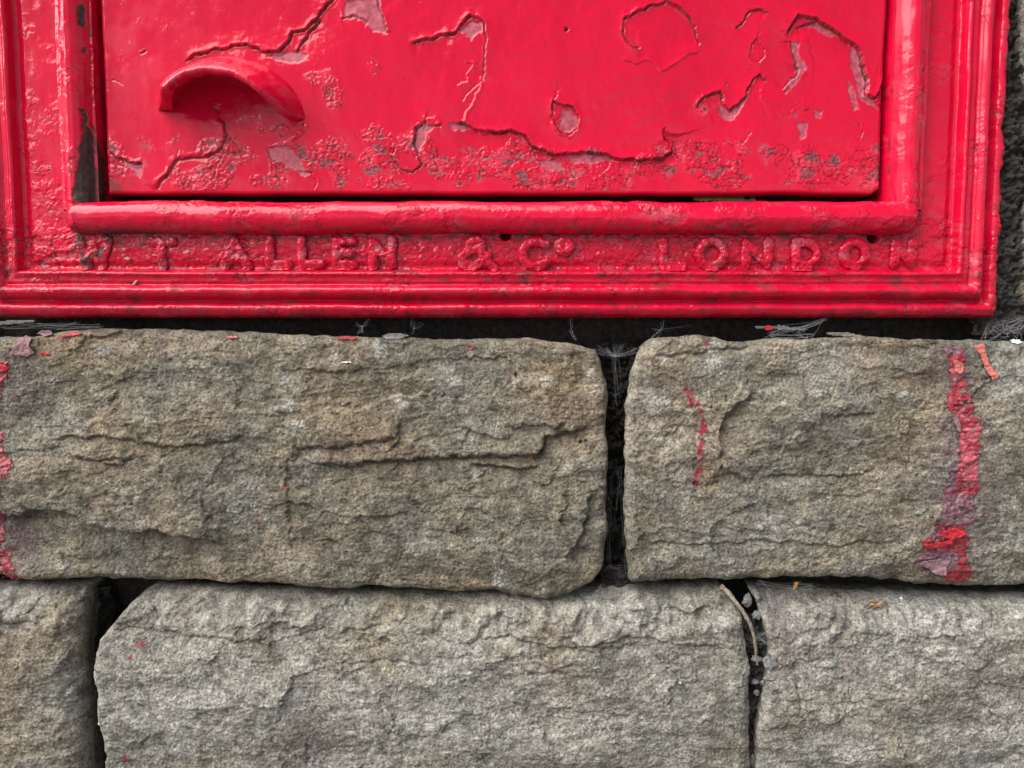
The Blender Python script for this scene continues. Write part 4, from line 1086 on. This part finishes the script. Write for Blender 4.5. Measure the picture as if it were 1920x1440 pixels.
cobweb([(1416, 1190, 6), (1440, 1188, 10), (1412, 1206, 6), (1445, 1207, 12), (1425, 1197, 0)], 'pale cobweb stretched over the twig', 20, 7, 0.6, 10)
cobweb([(1425, 1092, 0), (1470, 1105, 4), (1495, 1090, 0), (1492, 1130, 18), (1460, 1120, 10), (1530, 1100, 0)], 'cobweb threads around the amber leaf', 18, 9, 0.5, 11)
cobweb([(1000, 0, 0)] if False else [(20, 606, -2), (70, 610, -4), (150, 605, -8), (190, 612, -10), (0, 614, 0), (110, 618, -4)], 'cobweb strands in the gap below the left corner of the box', 16, 6, 0.6, 12)
cobweb([(1122, 1108, 10), (1134, 1100, 0), (1110, 1140, 24), (1130, 1146, 26), (1105, 1126, 20)], 'cobweb fan below the foot of the open joint', 14, 8, 0.4, 13)
cobweb([(150, 1370, -10), (172, 1350, 0), (165, 1420, -10), (178, 1440, 0)], 'faint cobweb in the joint at the lower left', 7, 6, 0.4, 14)
cobweb([(300, 452, 10), (378, 412, 28), (355, 432, 14), (290, 446, 6), (350, 470, 12)], 'loose cobweb hanging from the rolled bar over the letter T', 9, 8, 0.45, 15)

# twig in the joint
def twig():
    p = np.array([P3(1352, 1098, -6), P3(1366, 1112, 6), P3(1382, 1132, 18), P3(1397, 1152, 24), P3(1408, 1172, 26), P3(1415, 1198, 24), P3(1417, 1222, 20), P3(1420, 1246, 14)])
    t = np.linspace(0, 1, len(p)); tt = np.linspace(0, 1, 40)
    q = np.stack([np.interp(tt, t, p[:, k]) for k in range(3)], 1)
    ker = np.ones(5) / 5
    for k in range(3): q[2:-2, k] = np.convolve(q[:, k], ker, 'valid')
    q[:, 0] += 0.8 * fbm(tt * 300, tt * 0, 40, 2, 1101)
    B_ = Bag(); B_.add(*tube(q, np.linspace(4.8, 2.6, 40) * (1 + 0.25 * fbm(tt * 300, tt * 0, 26, 2, 1103)), 8))
    for (a, b, c, r0) in (((1366, 1112, 4), (1346, 1116, 6), (1332, 1122, 8), 1.2), ((1362, 1106, 2), (1350, 1112, 8), (1344, 1128, 12), 0.9), ((1358, 1104, 2), (1344, 1106, 8), (1328, 1112, 8), 0.9), ((1380, 1130, 12), (1384, 1150, 10), (1379, 1162, 8), 1.0)):
        B_.add(*tube(np.array([P3(*a), P3(*b), P3(*c)]), r0, 4))
    tag(B_.obj('twig', M['twig']), 'dry pale twig wedged in the joint of the lower course', 'twig')
twig()
def lump(name, mat, px, py, h, rx, ry, rz, seed, label, cat, group=None):
    n, m = 12, 9
    th = np.linspace(0, 2 * np.pi, n, endpoint=False); ph = np.linspace(0.12, np.pi - 0.12, m)
    T, Pp = np.meshgrid(th, ph)
    d = np.stack([np.cos(T) * np.sin(Pp), np.sin(T) * np.sin(Pp), np.cos(Pp)], -1)
    r = np.random.RandomState(seed)
    k = 1 + 0.16 * r.randn(m, n)
    pl = r.randn(7, 3); pl /= np.linalg.norm(pl, axis=1)[:, None]
    for a in pl:                                            # flat broken facets
        dt = d @ a; k = np.where(dt > 0.55, np.minimum(k, 0.62 / np.maximum(dt, 0.1)), k)
    V = d * k[..., None] * np.array([rx, ry, rz]) + P3(px, py, h)
    f = [[i * n + j, (i + 1) * n + j, (i + 1) * n + (j + 1) % n, i * n + (j + 1) % n] for i in range(m - 1) for j in range(n)]
    Vf = np.vstack([V.reshape(-1, 3), V[0].mean(0)[None], V[-1].mean(0)[None]])
    f += [[m * n, j, (j + 1) % n, (j + 1) % n] for j in range(n)]
    f += [[m * n + 1, (m - 1) * n + (j + 1) % n, (m - 1) * n + j, (m - 1) * n + j] for j in range(n)]
    q = np.array([a for a in f if a[2] != a[3]]); tr = [a for a in f if a[2] == a[3]]
    q = np.vstack([q, np.array([[a[0], a[1], a[2], a[2]] for a in tr])]) if False else q
    o = mesh_obj(name, Vf[:m * n], q, mat, None, False)
    tag(o, label, cat, group)
for i, (px, py, h, a, b, c, lb) in enumerate([
    (1443, 1243, 34, 16, 9, 15, 'largest wedge-shaped mortar crumb, right of the twig foot'), (1448, 1272, 32, 17, 8, 10, 'mortar crumb just under the largest one'), (1416, 1278, 12, 8, 6, 7, 'small pale mortar crumb left in the joint beneath the twig'),
    (1430, 1280, 14, 7, 6, 7, 'small dark mortar crumb between two others in the joint'), (1436, 1312, 22, 15, 8, 20, 'long mortar crumb low in the joint'), (1418, 1298, 10, 6, 5, 8, 'narrow mortar crumb on the left side of the joint'),
    (1419, 1152, -2, 11, 8, 9, 'mortar crumb beside the middle of the twig'), (1402, 1124, -12, 12, 8, 14, 'dark mortar crumb behind the top of the twig'), (1412, 1425, 0, 7, 6, 16, 'mortar crumb at the bottom edge of the photo'), (1418, 1236, 14, 9, 6, 7, 'round mortar crumb at the foot of the twig')]):
    lump('mortar_crumb', M['crumb'], px, py, h, a, b, c, 40 + i, lb, 'crumb', 'mortar crumbs in the lower right joint')
for i, (px, py, r, lb) in enumerate([(285, 1139, 8, 'shiny grey grit grain on the upper left of the pale middle stone'), (268, 1140, 4, 'tiny grain left of the shiny grey grit'), (378, 1122, 6, 'dark grit grain on the ledge below the long stone'), (1690, 1121, 4, 'whitish grit grain on the ledge right of the spider')]):
    p = surf(D if px < 1400 else E, px, py, 1)
    x, h, z = p
    lump('grit_grain', M['crumb'] if i < 3 else M['white'], px, py, float(h) + r * .3, r, r * .8, r * .8, 80 + i, lb, 'grit', 'loose grit on the ledges')

def flake(name, outline, st, mat, label, cat='paint flake', group=None, up=2.5, curl=3.0, const_h=None, thick=1.0, seed=0):
    """thin curled chip with its own thickness, outline in photo pixels"""
    f0 = st.face if st is not None else const_h
    p = RP(outline, f0)
    lo = p.min(0) - 2; hi = p.max(0) + 2
    stp = max(1.2, (hi - lo).max() / 45)
    X, Z = np.meshgrid(np.arange(lo[0], hi[0] + stp, stp), np.arange(lo[1], hi[1] + stp, stp))
    m = polymask(X + 1.0 * fbm(X, Z, 10, 2, seed), Z + 1.0 * fbm(X, Z, 10, 2, seed + 1), p, 1.5) > 0.5
    keep = m[:-1, :-1] & m[1:, :-1] & m[:-1, 1:] & m[1:, 1:]
    if not keep.any(): return
    base = (st.height(X, Z) if st is not None else np.full(X.shape, float(const_h)))
    sm = base.max() * 0.35 + base * 0.65 if st is not None else base
    c = p.mean(0); rr = np.hypot(X - c[0], Z - c[1]) / (0.5 * np.hypot(*(hi - lo)))
    H = sm + up + curl * rr ** 2 + 0.5 * fbm(X, Z, 8, 2, seed + 4)
    nz, nx = X.shape
    V = np.stack([X.ravel(), H.ravel(), Z.ravel()], 1); Vb = V.copy(); Vb[:, 1] -= thick
    f = grid_faces(nx, nz, keep); fb = f[:, ::-1] + len(V)
    # side faces
    e = {}
    for q in f:
        for a, b in zip(q, np.roll(q, -1)):
            if (b, a) in e: del e[(b, a)]
            else: e[(a, b)] = 1
    sidef = np.array([[b, a, a + len(V), b + len(V)] for a, b in e])
    V2, f2, _ = compact(np.vstack([V, Vb]), np.vstack([f, fb, sidef]))
    tag(mesh_obj(name, V2, f2, mat), label, cat, group)
PF = 'paint flakes on the stones'
flake('paint_flake', [(1828, 649), (1850, 643), (1853, 660), (1858, 682), (1871, 702), (1869, 711), (1858, 713), (1848, 696), (1842, 672)], B, M['salmon'], 'long salmon-pink paint drip flake stuck on the stone right of the streak', group=PF, up=3, seed=1)
flake('paint_flake', [(20, 664), (28, 652), (34, 634), (44, 628), (60, 634), (58, 648), (66, 662), (52, 670), (36, 667)], A, M['mauve'], 'mauve paint flake at the upper left of the long stone', group=PF, up=2, seed=2)
flake('paint_flake', [(-10, 684), (14, 682), (21, 690), (12, 698), (-10, 697)], A, M['redflake'], 'round red paint flake at the left photo edge under the mauve one', group=PF, seed=3)
flake('paint_flake', [(106, 632), (130, 624), (158, 622), (150, 628), (118, 634)], A, M['redflake'], 'narrow red paint flake on the top edge right of the mauve one', group=PF, up=2, seed=4)
flake('paint_flake', [(62, 626), (70, 619), (88, 618), (96, 628), (80, 632)], A, M['mauve'], 'dull pink paint chip on the stone edge under the box corner', group=PF, up=3, seed=5)
flake('paint_flake', [(72, 660), (84, 660), (97, 663), (88, 668), (76, 665)], A, M['redflake'], 'tiny red paint scrap right of the mauve flake', group=PF, up=1.5, curl=1, seed=6)
flake('paint_flake', [(420, 629), (443, 630), (442, 634), (424, 635)], A, M['salmon'], 'short pink paint sliver on the stone edge below the letter A', group=PF, up=2, seed=7)
flake('paint_flake', [(628, 632), (660, 631), (678, 634), (655, 638), (632, 637)], A, M['redflake'], 'thin red paint sliver on the stone edge below the letter E', group=PF, up=2, seed=8)
flake('paint_flake', [(1430, 614), (1440, 609), (1450, 612), (1447, 619), (1435, 620)], None, M['redflake'], 'bright red paint fleck caught in the thick cobweb', group=PF, const_h=-2, seed=9)
flake('paint_flake', [(1786, 672), (1796, 676), (1808, 682), (1806, 696), (1800, 703), (1790, 696)], B, M['salmon'], 'curled pink flake near the top of the red streak', group=PF, up=6, curl=5, seed=10)
flake('paint_flake', [(1784, 780), (1794, 784), (1798, 800), (1795, 812), (1789, 806), (1786, 794)], B, M['mauve'], 'small lilac flake on the left side of the red streak', group=PF, up=5, curl=4, seed=11)
flake('paint_flake', [(1752, 1000), (1765, 990), (1785, 986), (1805, 995), (1798, 1004), (1780, 1010), (1766, 1006)], B, M['redflake'], 'large curled red flake low on the streak', group=PF, up=8, curl=7, seed=12)
flake('paint_flake', [(1718, 1014), (1740, 1014), (1765, 1012), (1778, 1006), (1780, 1016), (1755, 1024), (1730, 1026)], B, M['redflake'], 'long lifted red flake at the left of the streak foot', group=PF, up=6, curl=6, seed=13)
flake('paint_flake', [(1706, 1052), (1730, 1048), (1760, 1045), (1782, 1050), (1772, 1060), (1770, 1078), (1750, 1076), (1735, 1064)], B, M['mauve'], 'broad grey-mauve flake at the lower left of the streak foot', group=PF, up=5, curl=5, seed=14)
DL = 'dry bits on the box and stones'
flake('dry_leaf', [(247, 534), (252, 526), (260, 524), (257, 531), (250, 536)], None, M['leaf'], 'small tan dry leaf on the bottom moulding', 'leaf', DL, const_h=14, up=1, seed=20)
flake('dry_leaf', [(231, 482), (240, 481), (246, 486), (241, 489), (234, 487)], None, M['leaf'], 'tan leaf scrap on the letter band left of the letter T', 'leaf', DL, const_h=6, up=1, seed=21)
flake('dry_leaf', [(1486, 1104), (1490, 1091), (1497, 1090), (1496, 1100), (1489, 1110)], None, M['amber'], 'amber leaf scrap hanging in the joint under the right stone', 'leaf', DL, const_h=8, up=1, seed=22)
flake('dry_leaf', [(879, 655), (884, 650), (892, 647), (890, 652), (883, 657)], A, M['amber'], 'tiny orange leaf scrap near the top of the long stone', 'leaf', DL, up=1.5, seed=23)
flake('dry_leaf', [(640, 677), (660, 677), (658, 681), (640, 681)], A, M['white'], 'tiny white straw near the top of the long stone', 'leaf', DL, up=1.2, seed=24)
flake('dry_leaf', [(1904, 637), (1925, 636), (1925, 645), (1908, 644)], B, M['white'], 'white scrap at the right photo edge on the stone', 'scrap', DL, up=2, seed=25)
flake('lichen_patch', [(710, 630), (730, 624), (755, 625), (768, 630), (745, 637), (722, 637)], A, M['crumb'], 'whitish lichen patch on the top edge of the long stone', 'lichen', None, up=0.8, curl=0.3, seed=26)
flake('wood_sliver', [(1300, 369), (1418, 371), (1418, 380), (1300, 379)], None, M['wood'], 'brown wood sliver visible in the gap under the door', 'wood sliver', None, const_h=-40, up=0, curl=0, thick=10, seed=27)
for i, (a, b, hh, lb) in enumerate([((-20, 606), (70, 600), 0, 'grey debris strip in the gap at the left corner of the box'), ((1410, 610), (1520, 617), -14, 'grey wood splinter behind the thick cobweb'), ((1545, 622), (1640, 634), -4, 'brown bark strip on the edge of the right stone')]):
    x0, y0 = a; x1, y1 = b
    flake('splinter', [(x0, y0), ((x0 + x1) / 2, (y0 + y1) / 2 - 5), (x1, y1), (x1 - 8, y1 + 5), ((x0 + x1) / 2, (y0 + y1) / 2 + 6), (x0 + 6, y0 + 7)], None, M['twig'] if i == 2 else M['crumb'], lb, 'splinter', 'splinters in the gap under the box', const_h=hh, up=0, curl=2, thick=3, seed=30 + i)

def spider():
    """shed husk of a long-legged spider on the ledge"""
    B_ = Bag(); c = surf(E, 1640, 1131, 5)
    def ball(o, rx, rz, ry):
        n, m = 10, 7
        T, Pp = np.meshgrid(np.linspace(0, 2 * np.pi, n, endpoint=False), np.linspace(0.1, np.pi - 0.1, m))
        V = np.stack([np.cos(T) * np.sin(Pp) * rx, np.sin(T) * np.sin(Pp) * ry, np.cos(Pp) * rz], -1).reshape(-1, 3) + o
        B_.add(V, [[i * n + j, (i + 1) * n + j, (i + 1) * n + (j + 1) % n, i * n + (j + 1) % n] for i in range(m - 1) for j in range(n)])
    c = c + np.array([0, 4.0, 0]); ball(c, 6.5, 4.0, 4.5); ball(c + (-9, 0, 1.5), 5.5, 4.0, 4.2)
    for k, (dx, dz, bx, bz) in enumerate(((-26, 2, -14, 9), (-20, -8, -12, 2), (-9, -13, -8, -3), (14, -9, 10, 4), (24, -5, 15, 8), (26, 3, 14, 10), (10, -13, 7, -2), (-16, 9, -10, 10))):
        p = np.array([c, c + (bx * 0.5, 3, bz * 0.8), c + (bx, 3, bz), c + ((bx + dx) / 2, 1.5, (bz + dz) / 2), c + (dx, -2, dz)])
        B_.add(*tube(p, np.array([1.6, 1.5, 1.2, 0.9, 0.6]), 5))
    tag(B_.obj('spider', M['husk']), 'small tan spider husk on the ledge of the lower right stone', 'spider')
spider()
